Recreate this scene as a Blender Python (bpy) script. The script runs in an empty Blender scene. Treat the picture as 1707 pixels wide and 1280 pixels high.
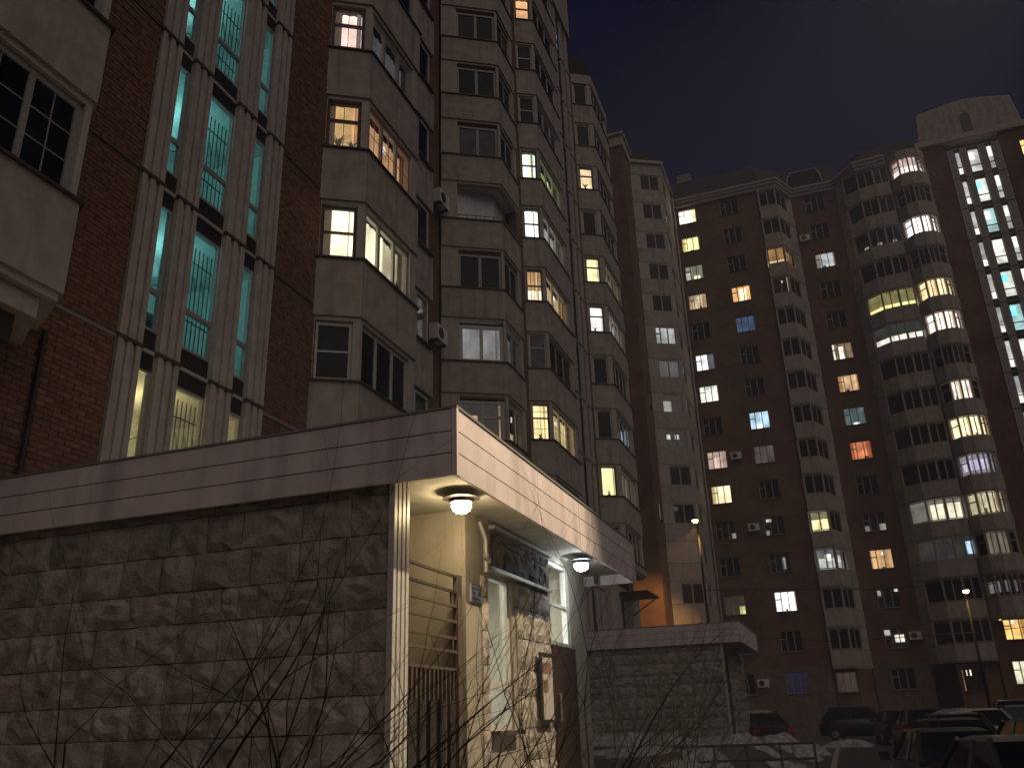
import bpy, math, random
from mathutils import Vector, Matrix
rnd = random.Random(11)
S = bpy.context.scene
COL = S.collection
R = math.radians
HAZE = 0.0019
GZ = -1.5            # street level below the camera's eye level (z = 0)

# ------------------------------------------------------------------ camera
cam = bpy.data.objects.new("camera", bpy.data.cameras.new("camera"))
COL.objects.link(cam)
f_px, pitch, roll, yaw = 1430.7, R(21.48), R(-1.918), R(19.53)
cam.data.sensor_width = 36.0
cam.data.lens = 36.0 * f_px / 1707.0
cam.data.clip_start = 0.05
cam.data.clip_end = 2000
fw = Vector((0, math.cos(pitch), math.sin(pitch)))
rt = Vector((1, 0, 0)); up = rt.cross(fw)
r2 = math.cos(roll) * rt + math.sin(roll) * up
u2 = -math.sin(roll) * rt + math.cos(roll) * up
Ud = Vector((math.sin(yaw), math.cos(yaw), 0)); Vd = Vector((-math.cos(yaw), math.sin(yaw), 0))
def tow(d): return Vector((d.dot(Ud), d.dot(Vd), d.z))
cr, cu, cf = tow(r2), tow(u2), tow(fw)
cam.matrix_world = Matrix(((cr.x, cu.x, -cf.x, 0), (cr.y, cu.y, -cf.y, 0), (cr.z, cu.z, -cf.z, 0), (0, 0, 0, 1)))
S.camera = cam

# ------------------------------------------------------------------ night sky, city glow (sun), exposure
W = bpy.data.worlds.new("World"); S.world = W; W.use_nodes = True
wn = W.node_tree; bg = wn.nodes["Background"]
sky = wn.nodes.new("ShaderNodeTexSky"); sky.sky_type = 'NISHITA'; sky.sun_disc = False
SUN_EL, SUN_AZ = R(-2.3), R(200)
sky.sun_elevation = SUN_EL; sky.sun_rotation = SUN_AZ
sky.air_density = 1.0; sky.dust_density = 0.6; sky.ozone_density = 3.0
glow = wn.nodes.new("ShaderNodeMixRGB"); glow.blend_type = 'ADD'; glow.inputs[0].default_value = 1.0
glow.inputs[2].default_value = (.0, .0, .004, 1)      # even skyglow of the city
wn.links.new(sky.outputs[0], glow.inputs[1]); wn.links.new(glow.outputs[0], bg.inputs[0]); bg.inputs[1].default_value = 0.15
sd = bpy.data.lights.new("sun", 'SUN'); sun = bpy.data.objects.new("sun", sd); COL.objects.link(sun)
sd.energy = 0.56; sd.angle = R(75); sd.color = (1.0, 0.84, 0.71)
sun.rotation_euler = Vector((0.42, 0.46, -0.78)).to_track_quat('-Z', 'Y').to_euler()
vs = S.view_settings; vs.view_transform = 'Standard'; vs.look = 'None'; vs.gamma = 1; vs.exposure = 0
vs.use_curve_mapping = False
S.cycles.max_bounces = 6; S.cycles.transparent_max_bounces = 16
S.cycles.sample_clamp_indirect = 1.5
S.cycles.use_denoising = True

# ------------------------------------------------------------------ materials
def new_mat(name):
    m = bpy.data.materials.new(name); m.use_nodes = True
    return m, m.node_tree, m.node_tree.nodes["Principled BSDF"]
def tex_mat(name, c, rough=0.8, scale=6.0, var=0.25, bump=0.0, bscale=60.0, spec=0.3, metal=0.0, stain=0.0, stretch=(1, 1, 1), obj_var=0.0):
    m, t, b = new_mat(name)
    N, L = t.nodes, t.links
    tc = N.new("ShaderNodeTexCoord"); mp = N.new("ShaderNodeMapping"); mp.inputs[3].default_value = stretch
    L.new(tc.outputs["Object"], mp.inputs[0])
    n = N.new("ShaderNodeTexNoise"); n.inputs["Scale"].default_value = scale; n.inputs["Detail"].default_value = 7
    L.new(mp.outputs[0], n.inputs["Vector"])
    cr_ = N.new("ShaderNodeValToRGB")
    cr_.color_ramp.elements[0].position = 0.3; cr_.color_ramp.elements[1].position = 0.72
    cr_.color_ramp.elements[0].color = (*[x * (1 - var) for x in c], 1)
    cr_.color_ramp.elements[1].color = (*[min(1, x * (1 + var * .7)) for x in c], 1)
    L.new(n.outputs[0], cr_.inputs[0])
    out = cr_.outputs[0]
    if stain > 0:
        n2 = N.new("ShaderNodeTexNoise"); n2.inputs["Scale"].default_value = scale * .35; n2.inputs["Detail"].default_value = 4
        mp2 = N.new("ShaderNodeMapping"); mp2.inputs[3].default_value = (3.0, 3.0, 0.35); mp2.inputs[1].default_value = (3.1, 7.7, 1.3)
        L.new(tc.outputs["Object"], mp2.inputs[0]); L.new(mp2.outputs[0], n2.inputs["Vector"])
        r = N.new("ShaderNodeMapRange"); r.inputs[1].default_value = .5; r.inputs[2].default_value = .75; r.inputs[4].default_value = stain
        L.new(n2.outputs[0], r.inputs[0])
        mx = N.new("ShaderNodeMixRGB"); mx.inputs[2].default_value = (*[x * .35 for x in c], 1)
        L.new(r.outputs[0], mx.inputs[0]); L.new(out, mx.inputs[1]); out = mx.outputs[0]
    if obj_var > 0:
        oi = N.new("ShaderNodeObjectInfo"); hs = N.new("ShaderNodeHueSaturation")
        r = N.new("ShaderNodeMapRange"); r.inputs[3].default_value = 1 - obj_var; r.inputs[4].default_value = 1 + obj_var
        L.new(oi.outputs["Random"], r.inputs[0]); L.new(r.outputs[0], hs.inputs["Value"]); L.new(out, hs.inputs["Color"]); out = hs.outputs[0]
    L.new(out, b.inputs["Base Color"])
    b.inputs["Roughness"].default_value = rough; b.inputs["Specular IOR Level"].default_value = spec; b.inputs["Metallic"].default_value = metal
    if bump > 0:
        n3 = N.new("ShaderNodeTexNoise"); n3.inputs["Scale"].default_value = bscale; n3.inputs["Detail"].default_value = 8
        L.new(tc.outputs["Object"], n3.inputs["Vector"])
        bp = N.new("ShaderNodeBump"); bp.inputs["Strength"].default_value = bump; bp.inputs["Distance"].default_value = 0.03
        L.new(n3.outputs[0], bp.inputs["Height"]); L.new(bp.outputs[0], b.inputs["Normal"])
    return m
def plain(name, c, rough=0.6, spec=0.4, metal=0.0): return tex_mat(name, c, rough, 14, 0.12, 0, spec=spec, metal=metal)
M = {}
M['cream'] = tex_mat('painted_concrete', (.40, .355, .31), .85, 3.0, .16, .25, 40, .2, stain=.45)
M['cream2'] = tex_mat('painted_concrete_smooth', (.46, .41, .36), .8, 5.0, .12, .1, 60, .2, stain=.25)
M['pilaster'] = tex_mat('pilaster_plaster', (.47, .42, .39), .8, 4.0, .14, .15, 60, .2, stain=.3)
M['brickcore'] = tex_mat('brick_mortar', (.13, .085, .065), .9, 8, .2, .2, 80, .1)
M['brickpart'] = tex_mat('red_brick', (.19, .105, .070), .85, 9, .3, .3, 70, .2, obj_var=.22)
def brick_mat(name, c1, c2, mortar, bw=.26, bh=.078):
    m, t, b = new_mat(name); N, L = t.nodes, t.links
    tc = N.new("ShaderNodeTexCoord"); geo = N.new("ShaderNodeNewGeometry")
    sx = N.new("ShaderNodeSeparateXYZ"); L.new(tc.outputs["Object"], sx.inputs[0])
    ad = N.new("ShaderNodeMath"); ad.operation = 'ADD'; L.new(sx.outputs[0], ad.inputs[0]); L.new(sx.outputs[1], ad.inputs[1])
    cb = N.new("ShaderNodeCombineXYZ"); L.new(ad.outputs[0], cb.inputs[0]); L.new(sx.outputs[2], cb.inputs[1])
    bt = N.new("ShaderNodeTexBrick"); L.new(cb.outputs[0], bt.inputs["Vector"])
    bt.inputs["Color1"].default_value = (*c1, 1); bt.inputs["Color2"].default_value = (*c2, 1); bt.inputs["Mortar"].default_value = (*mortar, 1)
    bt.inputs["Scale"].default_value = 1; bt.inputs["Brick Width"].default_value = bw; bt.inputs["Row Height"].default_value = bh
    bt.inputs["Mortar Size"].default_value = .008
    n = N.new("ShaderNodeTexNoise"); n.inputs["Scale"].default_value = .5; n.inputs["Detail"].default_value = 6
    L.new(tc.outputs["Object"], n.inputs["Vector"])
    mx = N.new("ShaderNodeMixRGB"); mx.blend_type = 'MULTIPLY'; mx.inputs[0].default_value = .6
    L.new(bt.outputs[0], mx.inputs[1])
    r = N.new("ShaderNodeMapRange"); r.inputs[1].default_value = .3; r.inputs[2].default_value = .7; r.inputs[3].default_value = .55; r.inputs[4].default_value = 1.25
    L.new(n.outputs[0], r.inputs[0]); L.new(r.outputs[0], mx.inputs[2]); L.new(mx.outputs[0], b.inputs["Base Color"])
    b.inputs["Roughness"].default_value = .88; b.inputs["Specular IOR Level"].default_value = .2
    bp = N.new("ShaderNodeBump"); bp.inputs["Strength"].default_value = .4; bp.inputs["Distance"].default_value = .01
    L.new(bt.outputs[1], bp.inputs["Height"]); bp.invert = True; L.new(bp.outputs[0], b.inputs["Normal"])
    return m
M['brick'] = brick_mat('brick_facing', (.21, .115, .078), (.16, .09, .062), (.14, .10, .075))
M['stone'] = tex_mat('split_stone', (.36, .325, .285), .92, 5, .45, .6, 30, .1, stain=.25, obj_var=.14)
M['basewall'] = tex_mat('base_plaster', (.17, .135, .115), .9, 3, .25, .3, 40, .15, stain=.4)
M['stonedark'] = tex_mat('dark_stone', (.12, .10, .085), .85, 9, .5, .8, 30, .2, obj_var=.3)
M['joint'] = tex_mat('stone_joint', (.26, .235, .21), .95, 9, .2)
M['fascia'] = tex_mat('mauve_fascia_sheet', (.72, .625, .63), .5, 2.5, .12, .25, 3, .3, stain=.6)
M['soffit'] = tex_mat('soffit_plaster', (.46, .44, .38), .8, 2.5, .25, .15, 40, .2, stain=.5)
M['plaster'] = tex_mat('wall_plaster', (.31, .28, .23), .8, 3, .15, .12, 50, .2, stain=.3)
M['white'] = plain('white_plastic', (.50, .48, .45), .4)
M['farframe'] = plain('dull_frame', (.36, .32, .29), .5)
M['greyframe'] = plain('grey_frame', (.33, .31, .29), .5)
M['darkframe'] = plain('silhouette_frame', (.055, .04, .035), .5)  # dark colour paints the backlit silhouette of frames in lit windows
M['sill'] = plain('dark_sill_metal', (.07, .055, .05), .6)
M['spandrel'] = plain('dark_spandrel', (.03, .026, .024), .35)
M['metal'] = plain('galvanised_metal', (.30, .29, .28), .5, .5, .3)
M['darkmetal'] = plain('dark_painted_metal', (.035, .03, .028), .5)
M['rail'] = plain('brown_painted_rail', (.10, .075, .055), .5)
M['door'] = tex_mat('brown_steel_door', (.045, .026, .02), .5, 3, .2, .05, 30, .4)
M['roof'] = tex_mat('dark_roof_sheet', (.028, .026, .025), .8, 2, .3)
M['core'] = plain('dark_core', (.05, .042, .036), .9)
M['snow'] = tex_mat('snow', (.36, .345, .335), .85, 7, .55, 1.0, 16, .2, stain=.8)
M['bark'] = tex_mat('shrub_bark', (.020, .014, .011), .8, 12, .3)
M['plant'] = tex_mat('house_plant_leaves', (.03, .07, .02), .6, 12, .3)
M['pot'] = plain('clay_pot', (.2, .08, .04), .7)
M['tyre'] = plain('tyre_rubber', (.012, .012, .012), .8)
M['rim'] = plain('alloy_rim', (.35, .35, .36), .35, .5, .8)
M['polepaint'] = plain('black_pole_paint', (.007, .007, .007), .7, .2)
M['red'] = plain('red_lens', (.45, .012, .015), .2, .6)
M['whitebox'] = plain('white_enamel', (.72, .71, .68), .45)
M['inner'] = plain('interior_paint', (.72, .72, .66), .8)
def ground_mat():
    m, t, b = new_mat('ground_soil_asphalt'); N, L = t.nodes, t.links
    tc = N.new("ShaderNodeTexCoord")
    n = N.new("ShaderNodeTexNoise"); n.inputs["Scale"].default_value = .55; n.inputs["Detail"].default_value = 9; n.inputs["Roughness"].default_value = .65
    L.new(tc.outputs["Object"], n.inputs["Vector"])
    c = N.new("ShaderNodeValToRGB"); e = c.color_ramp.elements
    e[0].position = .35; e[0].color = (.028, .022, .018, 1); e[1].position = .62; e[1].color = (.085, .07, .058, 1)
    x = e.new(.7); x.color = (.16, .145, .135, 1)
    L.new(n.outputs[0], c.inputs[0]); L.new(c.outputs[0], b.inputs["Base Color"]); b.inputs["Roughness"].default_value = .7
    n2 = N.new("ShaderNodeTexNoise"); n2.inputs["Scale"].default_value = 18; n2.inputs["Detail"].default_value = 6
    L.new(tc.outputs["Object"], n2.inputs["Vector"]); bp = N.new("ShaderNodeBump"); bp.inputs["Strength"].default_value = .5; bp.inputs["Distance"].default_value = .04
    L.new(n2.outputs[0], bp.inputs["Height"]); L.new(bp.outputs[0], b.inputs["Normal"])
    return m
M['ground'] = ground_mat()
def asphalt_mat():
    m = tex_mat('wet_asphalt', (.036, .032, .03), .6, 1.4, .4, .4, 60, .4)
    return m
M['asphalt'] = asphalt_mat()
_em = {}
def emis(c, s, folds=True):
    if folds: s *= 1.7
    k = (round(c[0], 3), round(c[1], 3), round(c[2], 3), round(s, 3), folds)
    if k in _em: return _em[k]
    m = bpy.data.materials.new('glowing_window_sheet' if folds else 'lit_lamp'); m.use_nodes = True; t = m.node_tree; N, L = t.nodes, t.links  # folded kind: room light put into the sheet's own glow
    N.remove(N["Principled BSDF"])
    e = N.new("ShaderNodeEmission"); e.inputs[0].default_value = (*c, 1); e.inputs[1].default_value = s
    if folds:
        tc = N.new("ShaderNodeTexCoord"); mp = N.new("ShaderNodeMapping"); mp.inputs[3].default_value = (9, 1, .35)
        L.new(tc.outputs["Object"], mp.inputs[0])
        n = N.new("ShaderNodeTexNoise"); n.inputs["Scale"].default_value = 1; n.inputs["Detail"].default_value = 3
        L.new(mp.outputs[0], n.inputs["Vector"])
        n2 = N.new("ShaderNodeTexNoise"); n2.inputs["Scale"].default_value = 1.3; n2.inputs["Detail"].default_value = 2
        oi = N.new("ShaderNodeObjectInfo"); va = N.new("ShaderNodeVectorMath"); 
        L.new(tc.outputs["Object"], va.inputs[0]); L.new(oi.outputs["Location"], va.inputs[1]); L.new(va.outputs[0], n2.inputs["Vector"])
        r = N.new("ShaderNodeMapRange"); r.inputs[1].default_value = .25; r.inputs[2].default_value = .75; r.inputs[3].default_value = .80; r.inputs[4].default_value = 1.14
        L.new(n.outputs[0], r.inputs[0])
        q = N.new("ShaderNodeMapRange"); q.inputs[1].default_value = .3; q.inputs[2].default_value = .7; q.inputs[3].default_value = .55; q.inputs[4].default_value = 1.3
        L.new(n2.outputs[0], q.inputs[0])
        a = N.new("ShaderNodeMath"); a.operation = 'MULTIPLY'; L.new(r.outputs[0], a.inputs[0]); L.new(q.outputs[0], a.inputs[1])
        b_ = N.new("ShaderNodeMath"); b_.operation = 'MULTIPLY'; b_.inputs[1].default_value = s; L.new(a.outputs[0], b_.inputs[0]); L.new(b_.outputs[0], e.inputs[1])
        m.cycles.emission_sampling = 'NONE'
    L.new(e.outputs[0], N["Material Output"].inputs[0])
    _em[k] = m
    return m
def glass_clear(name='clear_pane', refl=.10, tint=(1, 1, 1)):
    m = bpy.data.materials.new(name); m.use_nodes = True; t = m.node_tree; N, L = t.nodes, t.links
    N.remove(N["Principled BSDF"])
    a = N.new("ShaderNodeBsdfTransparent"); a.inputs[0].default_value = (*tint, 1)
    g = N.new("ShaderNodeBsdfGlossy"); g.inputs["Roughness"].default_value = .04
    lw = N.new("ShaderNodeLayerWeight"); lw.inputs[0].default_value = .25
    mr = N.new("ShaderNodeMapRange"); mr.inputs[3].default_value = refl * .6; mr.inputs[4].default_value = min(1, refl * 5)
    L.new(lw.outputs["Fresnel"], mr.inputs[0])
    mx = N.new("ShaderNodeMixShader"); L.new(mr.outputs[0], mx.inputs[0]); L.new(a.outputs[0], mx.inputs[1]); L.new(g.outputs[0], mx.inputs[2])
    L.new(mx.outputs[0], N["Material Output"].inputs[0])
    return m
M['clear'] = glass_clear()
M['teal'] = glass_clear('teal_pane', .08, (.72, .93, .95))
M['dark'] = tex_mat('dark_pane', (.011, .012, .017), .06, 1.2, .6, 0, spec=.14, obj_var=.6)
M['greypane'] = tex_mat('curtained_pane', (.10, .10, .105), .12, 2.5, .35, 0, spec=.15, obj_var=.35)

# ------------------------------------------------------------------ mesh helpers
class MB:
    def __init__(s): s.v = []; s.f = []; s.m = []
    def face(s, pts, mi=0):
        i = len(s.v); s.v += [tuple(p) for p in pts]; s.f.append(tuple(range(i, i + len(pts)))); s.m.append(mi)
    def box(s, a, b, mi=0):
        x0, y0, z0 = a; x1, y1, z1 = b
        i = len(s.v)
        s.v += [(x0, y0, z0), (x1, y0, z0), (x1, y1, z0), (x0, y1, z0), (x0, y0, z1), (x1, y0, z1), (x1, y1, z1), (x0, y1, z1)]
        for q in ((0, 3, 2, 1), (4, 5, 6, 7), (0, 1, 5, 4), (1, 2, 6, 5), (2, 3, 7, 6), (3, 0, 4, 7)):
            s.f.append(tuple(i + k for k in q)); s.m.append(mi)
    def prism(s, poly, z0, z1, mi=0):
        n = len(poly); i = len(s.v)
        s.v += [(p[0], p[1], z0) for p in poly] + [(p[0], p[1], z1) for p in poly]
        s.f.append(tuple(i + k for k in range(n))[::-1]); s.f.append(tuple(i + n + k for k in range(n))); s.m += [mi, mi]
        for k in range(n):
            s.f.append((i + k, i + (k + 1) % n, i + n + (k + 1) % n, i + n + k)); s.m.append(mi)
    def fbox(s, fr, s0, s1, z0, z1, o0, o1, mi=0):
        s.prism([fr.p(s0, o0), fr.p(s1, o0), fr.p(s1, o1), fr.p(s0, o1)], z0, z1, mi)
    def tube(s, pts, rad, n=6, mi=0, cap=True):
        i0 = len(s.v); m = len(pts)
        rad = rad if isinstance(rad, (list, tuple)) else [rad] * m
        pts = [Vector(p) for p in pts]
        prev = None
        for k, p in enumerate(pts):
            t = (pts[min(k + 1, m - 1)] - pts[max(k - 1, 0)]).normalized()
            a = prev if prev is not None else (Vector((0, 0, 1)) if abs(t.z) < .9 else Vector((1, 0, 0)))
            a = (a - t * a.dot(t)).normalized(); prev = a; b = t.cross(a)
            for j in range(n):
                w = 2 * math.pi * j / n
                s.v.append(tuple(p + (a * math.cos(w) + b * math.sin(w)) * rad[k]))
        for k in range(m - 1):
            for j in range(n):
                s.f.append((i0 + k * n + j, i0 + k * n + (j + 1) % n, i0 + (k + 1) * n + (j + 1) % n, i0 + (k + 1) * n + j)); s.m.append(mi)
        if cap:
            s.f.append(tuple(i0 + j for j in range(n))[::-1]); s.m.append(mi)
            s.f.append(tuple(i0 + (m - 1) * n + j for j in range(n))); s.m.append(mi)
    def lathe(s, prof, n=20, c=(0, 0, 0), mi=0):
        i0 = len(s.v); m = len(prof)
        for r_, z in prof:
            for j in range(n):
                w = 2 * math.pi * j / n; s.v.append((c[0] + r_ * math.cos(w), c[1] + r_ * math.sin(w), c[2] + z))
        for k in range(m - 1):
            for j in range(n):
                s.f.append((i0 + k * n + j, i0 + k * n + (j + 1) % n, i0 + (k + 1) * n + (j + 1) % n, i0 + (k + 1) * n + j)); s.m.append(mi)
    def mesh(s, name, mats, off=(0, 0, 0), smooth=False):
        me = bpy.data.meshes.new(name)
        me.from_pydata([(x - off[0], y - off[1], z - off[2]) for x, y, z in s.v], [], s.f)
        for m in (mats if isinstance(mats, (list, tuple)) else [mats]): me.materials.append(m)
        if any(s.m): me.polygons.foreach_set("material_index", s.m)
        if smooth: me.polygons.foreach_set("use_smooth", [True] * len(s.f))
        me.update(); return me
    def each(s, name, mats, parent=None, smooth=False, local=False):
        # one object for every connected piece
        n = len(s.v); r = list(range(n))
        def find(i):
            while r[i] != i: r[i] = r[r[i]]; i = r[i]
            return i
        for f in s.f:
            a = find(f[0])
            for q in f[1:]: r[find(q)] = a
        groups = {}
        for f in s.f: groups.setdefault(find(f[0]), []).append(f)
        out = []
        for fs in groups.values():
            m = MB(); idx = {}
            for f in fs:
                for q in f:
                    if q not in idx: idx[q] = len(m.v); m.v.append(s.v[q])
                m.f.append(tuple(idx[q] for q in f)); m.m.append(0)
            out.append(m.build(name, mats, parent, smooth, local))
        return out
    def build(s, name, mats, parent=None, smooth=False, local=False, kind=None):
        off = (0, 0, 0)
        if parent is not None and not local:
            o = parent; off = Vector((0, 0, 0))
            while o is not None: off = off + o.location; o = o.parent
        return put(name, s.mesh(name, mats, off, smooth), parent, kind=kind)
def put(name, mesh, parent=None, loc=(0, 0, 0), rz=0, kind=None):
    o = bpy.data.objects.new(name, mesh); COL.objects.link(o); o.location = loc
    if rz: o.rotation_euler = (0, 0, rz)
    if parent is not None: o.parent = parent
    if kind: o['kind'] = kind
    return o
def tag(o, label, cat, group=None):
    o['label'] = label; o['category'] = cat
    if group: o['group'] = group
    return o
def thing(name, label, cat, loc=(0, 0, 0), rz=0, group=None):
    o = bpy.data.objects.new(name, None); COL.objects.link(o); o.location = loc; o.rotation_euler = (0, 0, rz)
    o.empty_display_size = .2
    return tag(o, label, cat, group)
def struct(o): o['kind'] = 'structure'; return o
class Fr:   # a vertical wall face: s along, o outward
    def __init__(s, a, b):
        s.a = Vector(a); s.b = Vector(b); d = s.b - s.a; s.L = d.length; s.d = d / s.L; s.n = Vector((s.d.y, -s.d.x)); s.ang = math.atan2(s.d.y, s.d.x)
    def p(s, t, o=0): return tuple(s.a + s.d * t + s.n * o)
def offset(pts, o):
    pts = [Vector(p) for p in pts]; out = []
    ns = []
    for a, b in zip(pts[:-1], pts[1:]):
        d = (b - a).normalized(); ns.append(Vector((d.y, -d.x)))
    for i, p in enumerate(pts):
        if i == 0: out.append(p + ns[0] * o)
        elif i == len(pts) - 1: out.append(p + ns[-1] * o)
        else:
            m = (ns[i - 1] + ns[i]).normalized(); out.append(p + m * (o / max(.3, m.dot(ns[i]))))
    return out
def worldloc(o):
    l = Vector((0, 0, 0))
    while o is not None: l = l + o.location; o = o.parent
    return l

# ------------------------------------------------------------------ windows
_wc = {}
def sheet_mesh(x0, x1, z0, z1, y, mat):
    key = ('sheet', round(x0, 3), round(x1, 3), round(z0, 3), round(z1, 3), round(y, 3), mat.name)
    if key in _wc: return _wc[key]
    b = MB(); n = max(4, int((x1 - x0) / .07)); i0 = 0
    for k in range(n + 1):
        x = x0 + (x1 - x0) * k / n; yy = y + .018 * math.sin(k * 2.1) + .008 * math.sin(k * .7)
        b.v += [(x, yy, z0), (x, yy, z1)]
    for k in range(n):
        b.f.append((2 * k, 2 * k + 2, 2 * k + 3, 2 * k + 1)); b.m.append(0)
    _wc[key] = b.mesh('window_glow', mat, smooth=True); return _wc[key]
def window(parent, fr, s0, s1, z0, z1, cols=(1, 1), lit=None, tran=None, frame='white', pane='dark', ft=.06, mt=.06, rec=.06, munt=None, sill=True, one_pane=False):
    w, h = s1 - s0, z1 - z0
    tot = float(sum(cols)); tran = tran or {}
    if lit is not None and pane == 'dark': pane = 'clear'
    key = (round(w, 3), round(h, 3), tuple(cols), tuple(sorted(tran.items())), frame, ft, mt, munt, sill)
    if key not in _wc:
        b = MB(); D = .07
        b.box((0, 0, 0), (w, D, ft)); b.box((0, 0, h - ft), (w, D, h)); b.box((0, 0, ft), (ft, D, h - ft)); b.box((w - ft, 0, ft), (w, D, h - ft))
        x = ft; cells = []; inner = w - 2 * ft - mt * (len(cols) - 1)
        for i, c in enumerate(cols):
            cw = inner * c / tot
            if i < len(cols) - 1: b.box((x + cw, .004, ft), (x + cw + mt, D - .004, h - ft))
            if i in tran:
                zt = ft + (h - 2 * ft) * tran[i]
                b.box((x, .004, zt - mt / 2), (x + cw, D - .004, zt + mt / 2))
                cells += [(x, x + cw, ft, zt - mt / 2), (x, x + cw, zt + mt / 2, h - ft)]
            else: cells.append((x, x + cw, ft, h - ft))
            x += cw + mt
        if munt:
            for (a, c_, e, g) in cells:
                for q in range(1, munt[0]): xx = a + (c_ - a) * q / munt[0]; b.box((xx - .008, .018, e), (xx + .008, .03, g))
                for q in range(1, munt[1]): zz = e + (g - e) * q / munt[1]; b.box((a, .019, zz - .008), (c_, .029, zz + .008))
        sm = None
        if sill:
            sb = MB(); sb.box((-.04, -.16, -.05), (w + .04, .03, -.004)); sm = sb.mesh('sill', M['sill'])
        _wc[key] = (b.mesh('window', M[frame]), cells, sm)
    me, cells, sm = _wc[key]
    base = fr.p(s0, -rec)
    L = worldloc(parent)
    o = put('window', me, parent, (base[0] - L.x, base[1] - L.y, z0 - L.z), fr.ang)
    if sm: put('sill', sm, o)
    pk = key + (pane, 'p', one_pane)
    if pk not in _wc:
        lst = []
        if one_pane:
            b = MB()
            for (a, c_, e, g) in cells: b.box((a - .005, .032, e - .005), (c_ + .005, .044, g + .005))
            lst.append(b.mesh('pane', M[pane]))
        else:
            for (a, c_, e, g) in cells:
                b = MB(); b.box((a - .004, .032, e - .004), (c_ + .004, .044, g + .004)); lst.append(b.mesh('pane', M[pane]))
        _wc[pk] = lst
    for pm in _wc[pk]: put('pane', pm, o)
    if lit is not None:
        if len(lit) == 1 and lit[0][5] > .4 and len(cols) > 1:
            x0, x1, a0, a1, c, st = lit[0]; r_ = random.Random(int(abs(base[0] * 7.3 + base[1] * 3.1 + z0 * 11) * 10))
            dim = tuple(q * f for q, f in zip(c, (.9, .72, .55))); lit = list(lit)
            q = r_.random()
            if q < .75: lit.append((0, r_.uniform(.08, .26), 0, 1, dim, st * .55))
            if q > .3: lit.append((1 - r_.uniform(.08, .28), 1, 0, 1, dim, st * .5))
            if r_.random() < .6: g = r_.uniform(.3, .6); lit.append((g, g + r_.uniform(.08, .2), 0, r_.uniform(.12, .3), tuple(v * .5 for v in dim), st * .22))
            if r_.random() < .7: g = r_.uniform(.35, .6); lit.append((g, g + .10, .72, .86, (1, .97, .88), st * 1.7))  # bright blob painted as the glow of a room lamp
        for i, (x0, x1, a0, a1, c, st) in enumerate(lit):
            put('window_glow', sheet_mesh(w * x0 - (.1 if x0 == 0 else 0), w * x1 + (.1 if x1 == 1 else 0), h * a0 - (.1 if a0 == 0 else 0), h * a1 + (.1 if a1 == 1 else 0), .34 - .05 * i, emis(c, st)), o)  # glowing sheets stand for lit curtains, rooms, lamps and glints
    return o
WARM = (1.0, .80, .45); YEL = (1.0, .86, .42); ORA = (1.0, .50, .17); WHI = (1.0, .93, .82); COOL = (.80, .93, 1.0); PINK = (1.0, .68, .58)
TEAL = (.20, .80, .78); GRN = (.78, 1.0, .78); RED = (1.0, .30, .13); BLU = (.12, .22, .40); PUR = (.80, .72, 1.0); GRY = (.75, .80, .80)
def full(c, s): return [(0, 1, 0, 1, c, s)]
def dimlit(c, s, *more): return [(0, 1, 0, 1, c, s)] + list(more)

def holed_wall(t, fr, z0, z1, cols, ws, wh, name='brick_wall', mat='brick', thick=.35, blank=()):
    """wall with window holes: cols = [(s0, s1, [sill heights], height)] from left to right"""
    b = MB(); cur = 0.0
    for (a, c_, sills, h) in cols:
        b.fbox(fr, cur, a, z0, z1, -thick, 0); zc = z0
        for z in sills:
            b.fbox(fr, a, c_, zc, z, -thick, 0); zc = z + h
        b.fbox(fr, a, c_, zc, z1, -thick, 0); cur = c_
    b.fbox(fr, cur, fr.L, z0, z1, -thick, 0)
    b.build(name, M[mat], t, kind='stuff') if False else b.build(name, M[mat], t)
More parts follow.
